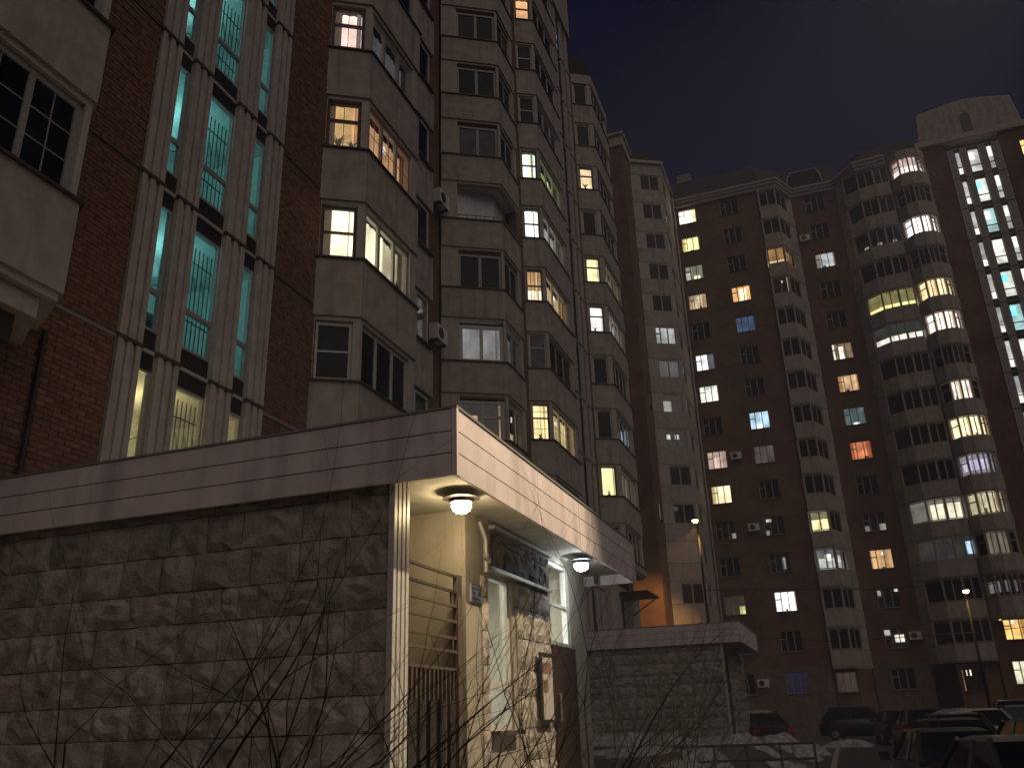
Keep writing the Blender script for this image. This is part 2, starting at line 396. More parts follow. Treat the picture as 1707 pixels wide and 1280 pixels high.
# ------------------------------------------------------------------ bay (faceted stack of balconies)
def bay(t, pts, sills, h, wins, cream='cream', proud=.05, zbot=None, ztop=None, thick=.22, step=2.8, ledge=True):
    """pts: plan polyline; sills: sill heights; wins(k, seg, fr) draws the window of one face"""
    po, pi_ = offset(pts, proud), offset(pts, -thick)
    ps = offset(pts, 0)
    frs = [Fr(a, b) for a, b in zip(pts[:-1], pts[1:])]
    pl = offset(pts, proud + .05)
    for k, z in enumerate(sills):
        below = z - step + h if k > 0 else (zbot if zbot is not None else z - step + h)
        for i, fr in enumerate(frs):
            b = MB()
            g = .006
            b.prism([tuple(po[i] + fr.d * g), tuple(po[i + 1] - fr.d * g), tuple(pi_[i + 1]), tuple(pi_[i])], below + .10, z - .02)
            b.build('parapet_panel', M[cream], t)
        b = MB()
        for i, fr in enumerate(frs):
            q = [tuple(po[i]), tuple(po[i + 1]), tuple(pi_[i + 1]), tuple(pi_[i])]
            q2 = [tuple(ps[i]), tuple(ps[i + 1]), tuple(pi_[i + 1]), tuple(pi_[i])]
            b.prism(q2, below + .002, below + .099)
        b.each('lintel_band', M[cream + '2' if cream == 'cream' else cream], t)
        if ledge:
            b = MB()
            for i, fr in enumerate(frs): b.prism([tuple(pl[i]), tuple(pl[i + 1]), tuple(pi_[i + 1]), tuple(pi_[i])], z - .019, z + .02)
            b.each('sill_ledge', M['sill'], t)
        for i, fr in enumerate(frs): 
            spans = wins(k, i, fr)
            if spans is None: spans = []
            b = MB(); cur = 0.0
            for (a, c_) in list(spans) + [(fr.L, fr.L)]:
                if a - cur > .01:
                    A = ps[i] if cur == 0 else Vector(fr.p(cur, 0)); A2 = pi_[i] if cur == 0 else Vector(fr.p(cur, -thick))
                    B = ps[i + 1] if a >= fr.L - 1e-6 else Vector(fr.p(a, 0)); B2 = pi_[i + 1] if a >= fr.L - 1e-6 else Vector(fr.p(a, -thick))
                    b.prism([tuple(A), tuple(B), tuple(B2), tuple(A2)], z + .021, z + h)
                cur = c_
            if b.v: b.each('jamb_panel', M['cream2'], t)
    if ztop:
        z = sills[-1] + h
        b = MB()
        for i, fr in enumerate(frs): b.prism([tuple(po[i]), tuple(po[i + 1]), tuple(pi_[i + 1]), tuple(pi_[i])], z + .01, ztop)
        b.build('parapet_panel', M[cream], t)

# ================================================================== NIGHT HAZE
hm = bpy.data.materials.new('haze'); hm.use_nodes = True; hn = hm.node_tree
hn.nodes.remove(hn.nodes["Principled BSDF"])
pv = hn.nodes.new("ShaderNodeVolumePrincipled"); pv.inputs["Color"].default_value = (.66, .66, .84, 1); pv.inputs["Density"].default_value = HAZE; pv.inputs["Anisotropy"].default_value = 0.0
hn.links.new(pv.outputs[0], hn.nodes["Material Output"].inputs["Volume"])
b = MB(); b.box((-160, -200, GZ - 1.8), (240, 200, 54)); b.build('haze', hm, kind='stuff')

# ================================================================== GROUND
def yz(u): return GZ - .32 * max(0, min(1, (34 - u) / 16.0))
def gz(u, v):
    # lawn beside the building is higher than the parking yard
    a = max(0, min(1, (v - 1.2) / 2.0)) * max(0, min(1, (46 - u) / 5.0))
    e = a * a * (3 - 2 * a); return yz(u) * (1 - e) + (GZ + .72) * e
def grid_sheet(name, u0, u1, v0, v1, nu, nv, fz, mat, kind):
    b = MB()
    for i in range(nu + 1):
        for j in range(nv + 1):
            u = u0 + (u1 - u0) * i / nu; v = v0 + (v1 - v0) * j / nv; b.v.append((u, v, fz(u, v)))
    for i in range(nu):
        for j in range(nv):
            a = i * (nv + 1) + j; b.f.append((a, a + nv + 1, a + nv + 2, a + 1)); b.m.append(0)
    o = b.build(name, mat, smooth=True); o['kind'] = kind; return o
b = MB(); b.face([(-150, -190, GZ - .75), (230, -190, GZ - .75), (230, 190, GZ - .75), (-150, 190, GZ - .75)])
struct(b.build('terrain', M['ground']))
grid_sheet('ground', -40, 110, -70, 40, 300, 220, lambda u, v: gz(u, v) + (.02 * math.sin(u * 1.7 + v) * math.sin(v * 2.3) if v > 1.2 else 0), M['ground'], 'structure')
grid_sheet('road', -30, 65.2, -30, .6, 96, 4, lambda u, v: yz(u) + .014, M['asphalt'], 'structure')
b = MB()
for (a, c_) in ((-30, 18), (18.002, 34), (34.002, 64)):
    za, zc = yz(a), yz(c_); i = len(b.v)
    b.v += [(a, .62, za - .1), (c_, .62, zc - .1), (c_, .78, zc - .1), (a, .78, za - .1), (a, .62, za + .13), (c_, .62, zc + .13), (c_, .78, zc + .13), (a, .78, za + .13)]
    for q in ((0, 3, 2, 1), (4, 5, 6, 7), (0, 1, 5, 4), (1, 2, 6, 5), (2, 3, 7, 6), (3, 0, 4, 7)): b.f.append(tuple(i + k for k in q)); b.m.append(0)
struct(b.build('kerb', M['joint']))

# ================================================================== NEAR BUILDING (section with the big entrance)
F = lambda k: 5.32 + 2.8 * k
A_ = thing('apartment_building', 'nearest brick and cream block with the teal lit stairwell strips', 'building', (10, 9, GZ))
def pfx(b, name, mat, par, **k): return b.build(name, mat, par, **k)
# brick wall behind, cores
b = MB()
b.box((-6, 9.0, GZ), (8.55, 9.5, 36)); b.box((12.0, 9.08, GZ), (19.0, 9.6, 36)); b.box((8.55, 12.1, GZ), (12.0, 12.6, 36))
b.each('brick_wall', M['brickcore'], A_)
b = MB(); b.box((-6, 9.6, GZ), (8.5, 22, 35.8)); b.box((12.05, 9.7, GZ), (18.98, 22, 35.8)); b.each('core_wall', M['core'], A_)
b = MB(); b.box((18.55, 9.62, GZ), (19.0, 22, 36)); b.box((-6.4, 9, GZ), (-6.0, 22, 36)); b.each('side_wall', M['brick'], A_)
# bricks: nearest ones single, the rest joined
def bricks(u0, u1, z0, z1, v, limit_region, single):
    row = 0; z = z0; bw, bh, j = .25, .066, .011
    rest = MB(); n = 0
    protos = []
    for q in range(6):
        m = MB(); dp = .012 + .004 * q * .5; m.box((0, -dp, 0), (bw, .02, bh)); protos.append(m.mesh('brick', M['brickpart']))
    while z < z1:
        u = u0 - (row % 2) * (bw + j) / 2
        while u < u1 - .02:
            a, c_ = max(u, u0), min(u + bw, u1)
            if c_ - a > .04:
                ins = limit_region and limit_region[0] <= u and u + bw <= min(u1, limit_region[1]) and limit_region[2] <= z <= limit_region[3] and a == u
                if ins and single[0] < 298:
                    L = worldloc(A_); put('brick', protos[rnd.randrange(6)], A_, (u - L.x, v - L.y, z - L.z)); single[0] += 1
                else:
                    rest.box((a, v - rnd.uniform(.010, .02), z), (c_, v + .02, z + bh))
            u += bw + j
        z += bh + j; row += 1
    return rest
single = [0]
r1 = bricks(4.2, 8.54, 2.2, 14.0, 9.0, (6.3, 8.54, 2.75, 5.3), single)
r2_ = bricks(12.02, 13.7, 4.0, 17.5, 9.08, None, single)
r1.v += [] ; off = len(r1.v); r1.v += r2_.v; r1.f += [tuple(i + off for i in q) for q in r2_.f]; r1.m += r2_.m
r1.build('brick_courses', M['brickpart'], A_, kind='stuff')
# pale flashing lines and dark joint on the brick
b = MB(); b.box((7.3, 8.965, F(0) - .06), (8.54, 8.979, F(0) - .01)); b.box((12.02, 9.045, F(0) - .06), (13.5, 9.059, F(0) - .01)); b.each('flashing_strip', M['metal'], A_)
b = MB()
for k in (1, 2): b.box((7.4, 8.968, F(k) - .03), (8.54, 8.979, F(k) - .005)); b.box((12.02, 9.048, F(k) - .03), (13.5, 9.059, F(k) - .005))
b.build('joint_strip', M['darkmetal'], A_)
b = MB(); b.tube([(7.36, 8.93, 0), (7.36, 8.93, 4.85)], .035, 8); b.build('drain_pipe', M['darkmetal'], A_)

# ---- bay 0 (far left)
def wins0(k, i, fr):
    if i == 0:
        sp = [(fr.L - 3.45, fr.L - .10)]
        window(A_, fr, sp[0][0], sp[0][1], Z0[k] + .02, Z0[k] + 1.42, (1.0, 1.0, 1.0, .8), None, None, 'greyframe', 'dark', .09, .09, munt=(2, 3), sill=False)
        return sp
    window(A_, fr, .22, fr.L - .25, Z0[k] + .02, Z0[k] + 1.42, (1,), full(WARM, .5) if k == 1 else None, None, 'white', sill=False); return [(.22, fr.L - .25)]
Z0 = [6.2 + 2.8 * k for k in range(4)]
bay(A_, [(1.2, 9.0), (1.9, 8.1), (6.76, 8.1), (7.28, 9.0)][1:], Z0, 1.43, wins0, zbot=4.82)
b = MB(); b.prism([(1.9, 8.2), (6.6, 8.2), (7.1, 8.98), (1.2, 8.98)], 4.55, 4.80); b.build('bay_underside_slab', M['cream2'], A_)
b = MB(); b.prism([(1.9, 8.35), (6.45, 8.35), (6.45, 8.98), (1.9, 8.98)], 4.2, 4.549); b.build('bay_bracket', M['core'], A_)

# ---- bay 1
Z1 = [6.45 + 2.8 * k for k in range(6)]
P1 = [(13.50, 9.2), (14.08, 8.28), (16.58, 8.28), (17.1, 9.2)]
def wins1(k, i, fr):
    z0, z1 = Z1[k] + .03, Z1[k] + 1.33
    if i == 0:
        sp = (.17, .94)
        lit = [None, full((1.0, .93, .62), 1.25), [(0, 1, 0, 1, ORA, .55), (.05, .95, .1, 1, (1, .62, .22), .45)], [(0, 1, 0, 1, PINK, 1.0)], None, None][k]
        window(A_, fr, sp[0], sp[1], z0, z1, (1,), lit, {0: .62 if k in (2, 3) else .5}, 'darkframe' if k in (1, 2, 3) else 'white', 'dark' if lit else 'greypane' if k == 4 else 'dark', .075, .045 if k < 2 else .07, munt=(2, 1) if k in (2, 3) else None, sill=False)
        return [sp]
    if i == 1:
        sp = (.10, 2.22)
        lit = [None, [(0, 1, 0, 1, (1.0, .88, .58), .55), (0, .66, 0, 1, (1.0, .90, .60), 1.35)], [(0, 1, 0, 1, (1, .55, .26), .6)], [(0, 1, 0, 1, (.75, .68, .66), .10)], None, None][k]
        window(A_, fr, sp[0], sp[1], z0, z1, (1, 1.1, 1), lit, None, 'greyframe' if k else 'white', 'dark', .07, .10, munt=(2, 2) if k in (2,) else None, sill=False)
        return [sp]
    return []
bay(A_, P1, Z1, 1.35, wins1, zbot=4.95 - 2.4)
# ---- window strip beyond bay 1
frS = Fr((17.1, 9.0), (19.0, 9.0))
for k in range(6):
    b = MB(); b.box((17.12, 8.93, Z1[k] - 1.35), (18.98, 9.07, Z1[k] - .02)); b.build('parapet_panel', M['cream'], A_)
    window(A_, frS, .25, 1.72, Z1[k], Z1[k] + 1.4, (1, 1), [(0, .95, .35, .75, (.2, .6, .75), .35)] if k == 1 else None, None, 'white', 'dark', .08, .08, rec=.0)
# ---- stair tower
def tower(t, fr, s_off, ks, Ff, lits, near=True, pil=((0, .50), (.81, 1.30), (2.02, 2.59), (2.96, 3.47)), glaz=((.5, .81), (1.30, 2.02), (2.59, 2.96)), ztop=None, zlow=None, mat='pilaster'):
    for (a, c_) in pil:
        w = (c_ - a)
        for k in ks:
            b = MB(); z0, z1 = Ff(k) + .03, Ff(k + 1) - .03
            if k == ks[0] and zlow is not None: z0 = zlow
            b.fbox(fr, s_off + a + .015, s_off + c_ - .015, z0, z1, -.16, -.03)
            for q in (.04, .40, .76):
                b.fbox(fr, s_off + a + w * q, s_off + a + w * (q + .20), z0, z1, -.029, .015)
            b.build('pilaster', M[mat], t)
        b = MB()
        for k in ks[1:]: b.fbox(fr, s_off + a - .01, s_off + c_ + .01, Ff(k) - .028, Ff(k) + .028, -.15, .03)
        b.each('pilaster_cap', M['sill'], t)
    for si, (a, c_) in enumerate(glaz):
        for k in ks:
            z0, z1 = Ff(k) + .34, Ff(k) + 2.50
            b = MB(); b.fbox(fr, s_off + a, s_off + c_, Ff(k) + .03, z0 - .002, -.12, -.07); b.fbox(fr, s_off + a, s_off + c_, z1 + .002, Ff(k + 1) - .03, -.12, -.07)
            b.each('spandrel_panel', M['spandrel'], t)
            b = MB(); b.fbox(fr, s_off + a, s_off + c_, Ff(k + 1) - .029, Ff(k + 1) + .029, -.14, -.04); b.build('transom_bar', M[mat], t)
            lit, pane = lits(si, k)
            window(t, fr, s_off + a + .01, s_off + c_ - .01, z0, z1, (1,), lit, {0: .30}, 'greyframe' if near else 'darkframe', pane, .04, .07, rec=.06, sill=False)
frA = Fr((8.54, 8.97), (12.01, 8.97))
tower(A_, frA, 0, list(range(-1, 5)), F, lambda si, k: (None, 'teal' if (k >= 0) else 'clear'), True, zlow=-.8)
for k in range(-1, 5):
    b = MB(); b.box((8.6, 9.22, F(k) - .16), (11.95, 12.05, F(k) + .0)); b.build('stair_landing', M['inner'], A_)
    b = MB(); b.box((8.6, 11.2, F(k) + .001), (11.95, 11.3, F(k + 1) - .161)); b.box((8.56, 9.2, F(k) + .001), (8.66, 11.199, F(k + 1) - .161)); b.box((11.9, 9.2, F(k) + .001), (11.98, 11.199, F(k + 1) - .161)); b.each('stairwell_wall', M['inner'], A_)
    b = MB()
    for q in range(8):
        u = 10.18 + .105 * q
        b.tube([(u, 9.42, F(k) + .25), (u, 9.42, F(k) + 2.5)], .011, 5)
        if q % 2 == 0:
            b.tube([(u + .05 + .04 * math.cos(w * .6), 9.42, F(k) + 1.7 + .25 * math.sin(w * .35)) for w in range(0, 12)], .006, 4)
    b.tube([(10.1, 9.42, F(k) + 1.1), (11.1, 9.42, F(k) + 1.1)], .012, 5); b.tube([(10.1, 9.42, F(k) + 2.2), (11.1, 9.42, F(k) + 2.2)], .012, 5)
    b.build('stair_grille', M['darkmetal'], A_)
    b = MB(); b.prism([(9.4, 10.3), (11.2, 10.3), (11.2, 11.1), (9.4, 11.1)], F(k) + 1.30, F(k) + 1.45); b.tube([(9.5, 10.25, F(k) + 1.5), (11.2, 10.25, F(k) + 2.4)], .02, 6)
    b.build('stair_flight', M['core'], A_)
    if k < 4:
        l = bpy.data.lights.new('stair_lamp_light', 'POINT'); l.energy = 23 if k >= 0 else 34; l.shadow_soft_size = .12
        l.color = (.50, .96, .97) if k >= 0 else (1.0, .86, .42)
        lt = tag(put('stairwell_lamp', None, None, (10.9, 10.2, F(k) + 2.3)), 'x', 'lamp') if False else None
        T = thing('stairwell_lamp', ['yellow lamp in the lowest lit stairwell window', 'teal stairwell lamp one floor above the yellow one', 'teal stairwell lamp two floors above the yellow one', 'teal stairwell lamp three floors above the yellow one', 'teal stairwell lamp four floors above the yellow one'][k + 1], 'lamp', (9.32, 9.75, F(k) + 2.18), 0, 'lamps in the near stairwell')
        b = MB(); b.lathe([(.001, .05), (.04, .03), (.05, 0), (.04, -.03), (.001, -.05)], 12); b.build('bulb', emis((.8, 1, 1) if k >= 0 else (1, .9, .55), 6, False), T, True, local=True)
        b = MB(); b.box((-.06, -.06, .052), (.06, .06, .08)); b.tube([(0, 0, .08), (0, 0, .45)], .012, 6); b.each('bracket', M['metal'], T, local=True)
        lo = bpy.data.objects.new('stair_lamp_light', l); COL.objects.link(lo); lo.location = (10.2 - 9.32, .35, -.05); lo.parent = T

# ================================================================== SECTION B (beyond the recess)
B_ = thing('apartment_building', 'middle cream block with yellow and green lit corner windows', 'building', (30, 9, GZ))
b = MB(); b.box((18.99, 11.25, GZ), (24.4, 11.7, 36)); b.box((27.3, 9.3, GZ), (28.15, 9.6, 36)); b.box((32.5, 9.35, GZ), (33.9, 9.6, 36)); b.box((37.2, 9.35, GZ), (38.05, 9.6, 34)); b.each('brick_wall', M['brick'], B_)
b = MB(); b.prism([(24.4, 11.72), (28.0, 11.72), (28.0, 9.62), (44.2, 9.62), (44.2, 22), (19.0, 22), (19.0, 11.72)], GZ, 33.6); b.each('core_wall', M['core'], B_)
b = MB(); b.prism([(24.2, 11.6), (27.0, 8.9), (27.0, 22), (24.2, 22)], 33.601, 37.5); b.build('roof', M['roof'], B_)
# bay 2 : wide chamfer with two-pane windows, one open loggia
P2 = [(24.36, 11.15), (25.53, 9.23), (27.40, 9.23)]
Z2 = [10.1 - 1.45 + 2.8 * k for k in range(-1, 9)]
def wins2(k, i, fr):
    z0, z1 = Z2[k] + .0, Z2[k] + 1.40
    if k == 4: return [(.6, fr.L)] if i == 0 else [(0, fr.L)]
    if i == 0:
        lit = {1: [(0, 1, 0, 1, (.62, .60, .56), .10), (.02, .46, .0, .2, (.9, .85, .7), .25)], 2: None}.get(k)
        if k == 2: lit = [(0, 1, 0, 1, (.80, .82, .84), .17)]
        if k == 1: lit = [(.28, .42, .40, .72, (1, .62, .3), .35)]  # small orange sheet paints a reflection on the grey pane
        window(B_, fr, .62, 2.18, z0, z1, (1, 1), lit, {1: .62} if k == 1 else None, 'white' if k in (1, 2) else 'greyframe', 'greypane' if k == 5 else 'dark', .09 if k != 2 else .13, .11, sill=False)
        return [(.62, 2.18)]
    window(B_, fr, .12, 1.55, z0, z1, (1, 1), [(.55, .95, 0, .5, WARM, .5)] if k == 1 else ([(0, 1, 0, 1, GRY, .08)] if k == 2 else None), None, 'greyframe', 'dark', .08, .08, sill=False)
    return [(.12, 1.55)]
bay(B_, P2, Z2, 1.55, wins2, zbot=5.0, ztop=36.5)
b = MB()
zz = Z2[4]
pr = offset(P2, -.02); b.tube([(*pr[0], zz + .22), (*pr[1], zz + .22), (*pr[2], zz + .22)], .025, 6)
for i in range(2):
    for q in range(7):
        p = pr[i].lerp(pr[i + 1], q / 7); b.tube([(*p, zz + .02), (*p, zz + .22)], .012, 5)
b.build('loggia_rail', M['metal'], B_)
b = MB(); b.prism([(24.62, 11.3), (26.0, 9.75), (27.38, 9.75), (27.38, 11.3)], zz - 1.2, zz + 1.9); b.build('loggia_back_wall', M['whitebox'], B_)
b = MB(); b.prism([(24.5, 11.25), (25.62, 9.42), (27.36, 9.42), (27.36, 9.74), (25.99, 9.74), (24.61, 11.29)], zz + 1.56, zz + 1.64); b.build('loggia_ceiling', M['whitebox'], B_)
# bay 3
P3 = [(28.13, 9.25), (28.5, 8.6), (31.9, 8.6), (32.3, 9.25)]
P3 = [(28.10, 9.35), (28.53, 8.6), (31.95, 8.6), (32.4, 9.35)]
Z3 = [9.46 + 2.8 * k for k in range(-1, 9)]
L3c = {1: full((1.0, .85, .40), 1.0), 3: [(0, 1, 0, 1, (1, .55, .2), .35), (0, 1, 0, .45, (1, .9, .62), 1.1)], 4: full((1, .97, .9), 1.5), 5: full((.74, 1.0, .80), 1.0), 8: full((1, .5, .22), .7)}
L3f = {1: [(0, 1, 0, 1, (1, .78, .35), .8)], 3: [(0, 1, 0, 1, (1, .72, .38), .7)], 4: [(0, 1, 0, 1, (.75, .8, .78), .45)], 5: [(0, 1, 0, 1, (.62, .78, .22), .45)], 6: [(.6, 1, 0, 1, (.5, .5, .5), .05)]}
def wins3(k, i, fr):
    z0, z1 = Z3[k] + .03, Z3[k] + 1.40
    if i == 0:
        lit = L3c.get(k); window(B_, fr, .12, .76, z0, z1, (1,), lit, {0: .62 if k in (1, 2) else .5}, 'darkframe' if lit else 'white', 'greypane' if k == 2 else 'dark', .05, .05, munt=(2, 2) if k == 1 else ((4, 1) if k == 3 else None), sill=False); return [(.12, .76)]  # frame coloured dark where lit, as a silhouette
    if i == 1:
        lit = L3f.get(k); window(B_, fr, .15, 3.1, z0, z1, (1, 1, 1), lit, None, 'white' if k != 2 else 'greyframe', 'dark', .07, .12, munt=(2, 2) if k == 1 else None, sill=False); return [(.15, 3.1)]
    return []
bay(B_, P3, Z3, 1.42, wins3, zbot=5.6, ztop=36.2)
# tower B
frTB = Fr((33.7, 9.25), (37.2, 9.25))
tower(B_, frTB, 0, list(range(-1, 11)), lambda k: 5.2 + 2.8 * k, lambda si, k: ([(0, 1, 0, 1, [TEAL, GRY, (.5, .85, .8)][(k + si) % 3], .22 + .25 * ((k * 7 + si * 3) % 4 == 0))], 'dark'), False, zlow=-.8)  # sheets glow in place of a lit stairwell
b = MB(); b.prism([(33.5, 9.1), (37.4, 9.1), (37.4, 12), (33.5, 12)], 36.01, 39.5); b.build('tower_parapet', M['cream'], B_)
# bay 4
P4 = [(38.0, 9.42), (38.6, 8.41), (42.3, 8.41), (42.9, 9.42)]
Z4 = [9.6 + 2.8 * k for k in range(-1, 9)]
L4c = {1: full((1, .85, .38), .9), 4: [(0, 1, 0, 1, (1, .97, .93), 1.15)], 5: [(0, 1, 0, 1, (1, .88, .45), 1.1)], 7: [(0, 1, 0, 1, (1, .74, .42), .85)]}
L4f = {1: [(0, 1, 0, 1, (.9, .8, .5), .2)], 4: [(0, 1, 0, 1, (.92, .88, .92), .5)], 5: [(0, 1, 0, 1, (1, .9, .55), .35)], 2: [(.5, 1, 0, .7, (.5, .55, .8), .12)]}
def wins4(k, i, fr):
    z0, z1 = Z4[k] + .03, Z4[k] + 1.45
    if i == 0:
        lit = L4c.get(k); window(B_, fr, .2, .94, z0, z1, (1,), lit, {0: .62} if lit and k != 1 else None, 'darkframe' if lit else 'white', 'dark', .06, .07, sill=False); return [(.2, .94)]  # lit windows get the silhouette colour on their frame
    if i == 1:
        lit = L4f.get(k); window(B_, fr, .15, 3.3, z0, z1, (1, 1, 1, 1), lit, None, 'white', 'dark', .07, .12, sill=False); return [(.15, 3.3)]
    return []
bay(B_, P4, Z4, 1.47, wins4, zbot=6.3, ztop=34.1)
b = MB(); b.prism([(37.9, 9.6), (38.7, 8.7), (42.3, 8.7), (43, 9.6), (43, 15), (37.9, 15)], 34.11, 35.6); b.build('roof', M['roof'], B_)
b = MB(); b.box((43.0, 9.44, GZ), (44.2, 22, 34)); b.each('end_wall', M['brick'], B_)
# ground storey of section B
b = MB(); b.box((37.4, 9.0, GZ), (43.2, 9.3, 5.6)); b.each('base_wall', M['cream2'], B_)

# ================================================================== SECTION C (corner)
C_ = thing('apartment_building', 'corner block with a tall windowless brick end wall', 'building', (60, 10, GZ))
b = MB(); b.box((57.4, 10.33, GZ), (57.7, 26, 43.0)); b.each('brick_wall', M['brick'], C_)
b = MB(); b.box((57.25, 10.2, 43.001), (60.3, 26, 43.95)); b.box((57.05, 10.05, 43.951), (60.3, 26, 44.15)); b.each('cornice', M['cream2'], C_)
b = MB(); b.prism([(57.72, 10.82), (60.5, 10.82), (62.2, 8.6), (67.0, 8.6), (80, 26), (57.72, 26)], GZ, 43.2); b.each('core_wall', M['core'], C_)
P5 = [(60.4, 10.33), (61.73, 8.03), (66.9, 8.03)]
Z5 = [15.55 + 2.8 * k for k in range(-5, 10)]
L5 = {9: [(0, 1, 0, 1, (.8, .85, .85), .34)], 8: [(0, 1, 0, 1, (.7, .75, .8), .06)], 7: [(0, .5, 0, .7, (.9, .9, .75), .25)], 6: [(.1, .3, .55, .8, WHI, .6), (.5, .7, .55, .8, WHI, .5)], 4: [(.05, .3, .7, .9, WHI, .05)]}  # paired small white sheets paint reflected lights on dark glass
def wins5(k, i, fr):
    z0, z1 = Z5[k], Z5[k] + 1.45
    if i == 0:
        if k == 3: return [(.0, .001)]
        window(C_, fr, .78, 2.42, z0, z1, (1, 1) if k != 9 else (.6, 1, 1), L5.get(k), {0: .6} if k == 9 else None, 'greyframe', 'dark', .07, .09, rec=.02, sill=False); return [(.78, 2.42)]
    window(C_, fr, .5, 2.0, z0, z1, (1, 1), None, None, 'greyframe', 'dark', .07, .09, rec=.02, sill=False, one_pane=True)
    return [(.5, 2.0)]
bay(C_, P5, Z5, 1.47, wins5, zbot=GZ, ztop=43.3, proud=.03, ledge=False)
b = MB(); q = offset(P5, .25); b.prism([tuple(q[0]), tuple(q[1]), tuple(q[2]), (66.9, 10.3), (60.5, 10.35)], 43.301, 43.55); b.each('cornice', M['cream2'], C_)
b = MB(); b.prism([(60.9, 10.6), (62.2, 8.7), (66.9, 8.7), (66.9, 18), (60.9, 18)], 43.551, 45.2); b.build('roof', M['roof'], C_)
frC = Fr((57.701, 10.33), (60.4, 10.33)); holed_wall(C_, frC, GZ, 43.0, [(1.2, 1.9, [Z5[k] for k in (1, 4, 7)], 1.3)], 0, 0, thick=.25)
for k in (1, 4, 7):
    window(C_, frC, 1.2, 1.9, Z5[k], Z5[k] + 1.3, (1,), full(WHI, .5) if k == 4 else None, None, 'white', 'dark', rec=.05)
dp = tag(MB().build('drain_pipe', M['metal']), 'long metal drain pipe down the inner corner of the yard', 'drain pipe')
b = MB(); b.tube([(66.6, 7.86, GZ + .2), (66.6, 7.86, 43.0)], .09, 8)
for z in range(0, 43, 3): b.tube([(66.6, 7.86, z), (66.6, 7.86, z + .12)], .12, 8)
dp.data = b.mesh('drain_pipe', M['metal'])

# ================================================================== FAR BLOCK (brick columns + corner loggias)
D_ = thing('apartment_building', 'far brick block closing the yard with many small lit windows', 'building', (67, 1, GZ))
UF = 67.1
EAVE = 42.1
b = MB(); b.prism([(67.72, 8.4), (67.72, .7), (70.02, -1.5), (70.02, -6), (82, -6), (82, 8.4)], GZ, EAVE); b.each('core_wall', M['core'], D_)
def zw(k): return 1.25 + 2.8 * k
frAcol = Fr((67.1, 8.4), (67.1, .75))
frD = Fr((69.4, -1.98), (69.4, -5.8))
LA = {14: full((1, .92, .66), 2.6), 13: full((1, .88, .40), 1.05), 12: [(0, 1, 0, 1, (.75, .72, .5), .22), (.0, .3, 0, .6, WHI, .5), (.45, .8, 0, .35, (1, .95, .7), 1.0)], 11: full((1, .80, .50), .62),
      9: [(0, 1, 0, 1, (.5, .5, .55), .14), (0, .62, 0, 1, (.86, .92, 1), 1.25)], 8: full((.92, 1.0, .82), .95), 6: [(0, 1, 0, 1, PINK, .34), (.3, .75, 0, .7, (1, .72, .62), .6)], 5: full((1, .88, .52), .95),
      2: [(0, 1, 0, 1, (.5, .42, .25), .05), (.68, 1, 0, .45, (.9, .85, .35), .55)], 4: [(.75, 1, 0, .35, WHI, .2)]}
LB = {11: [(0, 1, 0, 1, (1, .55, .22), .75), (.38, .75, 0, .9, (1, .85, .55), 1.2)], 10: full(BLU, .30), 7: [(0, 1, 0, 1, (.55, .78, .95), .8), (.3, .6, .0, .35, WHI, 1.1)], 6: full((.55, .45, .38), .10), 2: [(0, 1, 0, 1, (.95, .95, 1), 1.25)],
      4: [(.1, .35, .75, .9, WHI, .5), (.05, .2, 0, .3, WHI, .2)], 3: [(.6, .75, .2, .8, WHI, .2)], 0: full((.13, .11, .30), .06), 5: None}  # small white sheets are glints on dark panes, made to glow
LD = {12: full((.72, .75, .78), .50), 9: [(0, 1, 0, 1, (.8, .55, .3), .26), (.3, .55, 0, .85, (1, .95, .85), 1.4), (0, .12, 0, 1, WHI, .9)], 8: [(0, 1, 0, 1, (1, .62, .33), .62)], 7: [(0, 1, 0, 1, (.35, .5, .52), .18), (.4, .7, 0, .2, (.9, 1, 1), 1.2)], 6: full((1, .32, .14), .62),
      4: [(0, .25, 0, .35, WHI, .15), (.7, 1, 0, .4, WHI, .2)], 3: [(0, 1, 0, 1, (1, .60, .27), .55)], 2: [(.05, .2, .6, .9, WHI, .25), (.8, .95, .8, .95, WHI, .5)], 1: [(0, .3, .6, .9, WHI, .45), (.45, .85, .3, .65, WHI, .7)]}  # small white sheets on the lowest floors paint glints as glow
ZS = [zw(k) for k in range(15)]
for (z0_, z1_, zs_, nm_, mt_) in ((GZ - .4, 3.0, ZS[:1], 'base_wall', 'basewall'), (3.003, EAVE, ZS[1:], 'brick_wall', 'brick')):
    holed_wall(D_, frAcol, z0_, z1_, [(.82, 2.34, zs_, 1.45), (4.45, 5.97, zs_, 1.45)], 0, 0, nm_, mt_)
    holed_wall(D_, frD, z0_, z1_, [(1.14, 2.70, zs_, 1.45)], 0, 0, nm_, mt_)
def small_win(t, fr, s, k, lit, w=1.52, frame=None):
    return window(t, fr, s, s + w, zw(k), zw(k) + 1.45, (.8, 1, 1), lit, {0: .62}, frame or 'farframe', 'dark', .055, .065, rec=.10, sill=True)
for k in range(15):
    small_win(D_, frAcol, 8.4 - 7.58, k, LA.get(k))
    if k < 15: small_win(D_, frAcol, 8.4 - 3.95, k, LB.get(k))
    small_win(D_, frD, -1.98 + 3.12, k, LD.get(k), 1.56)
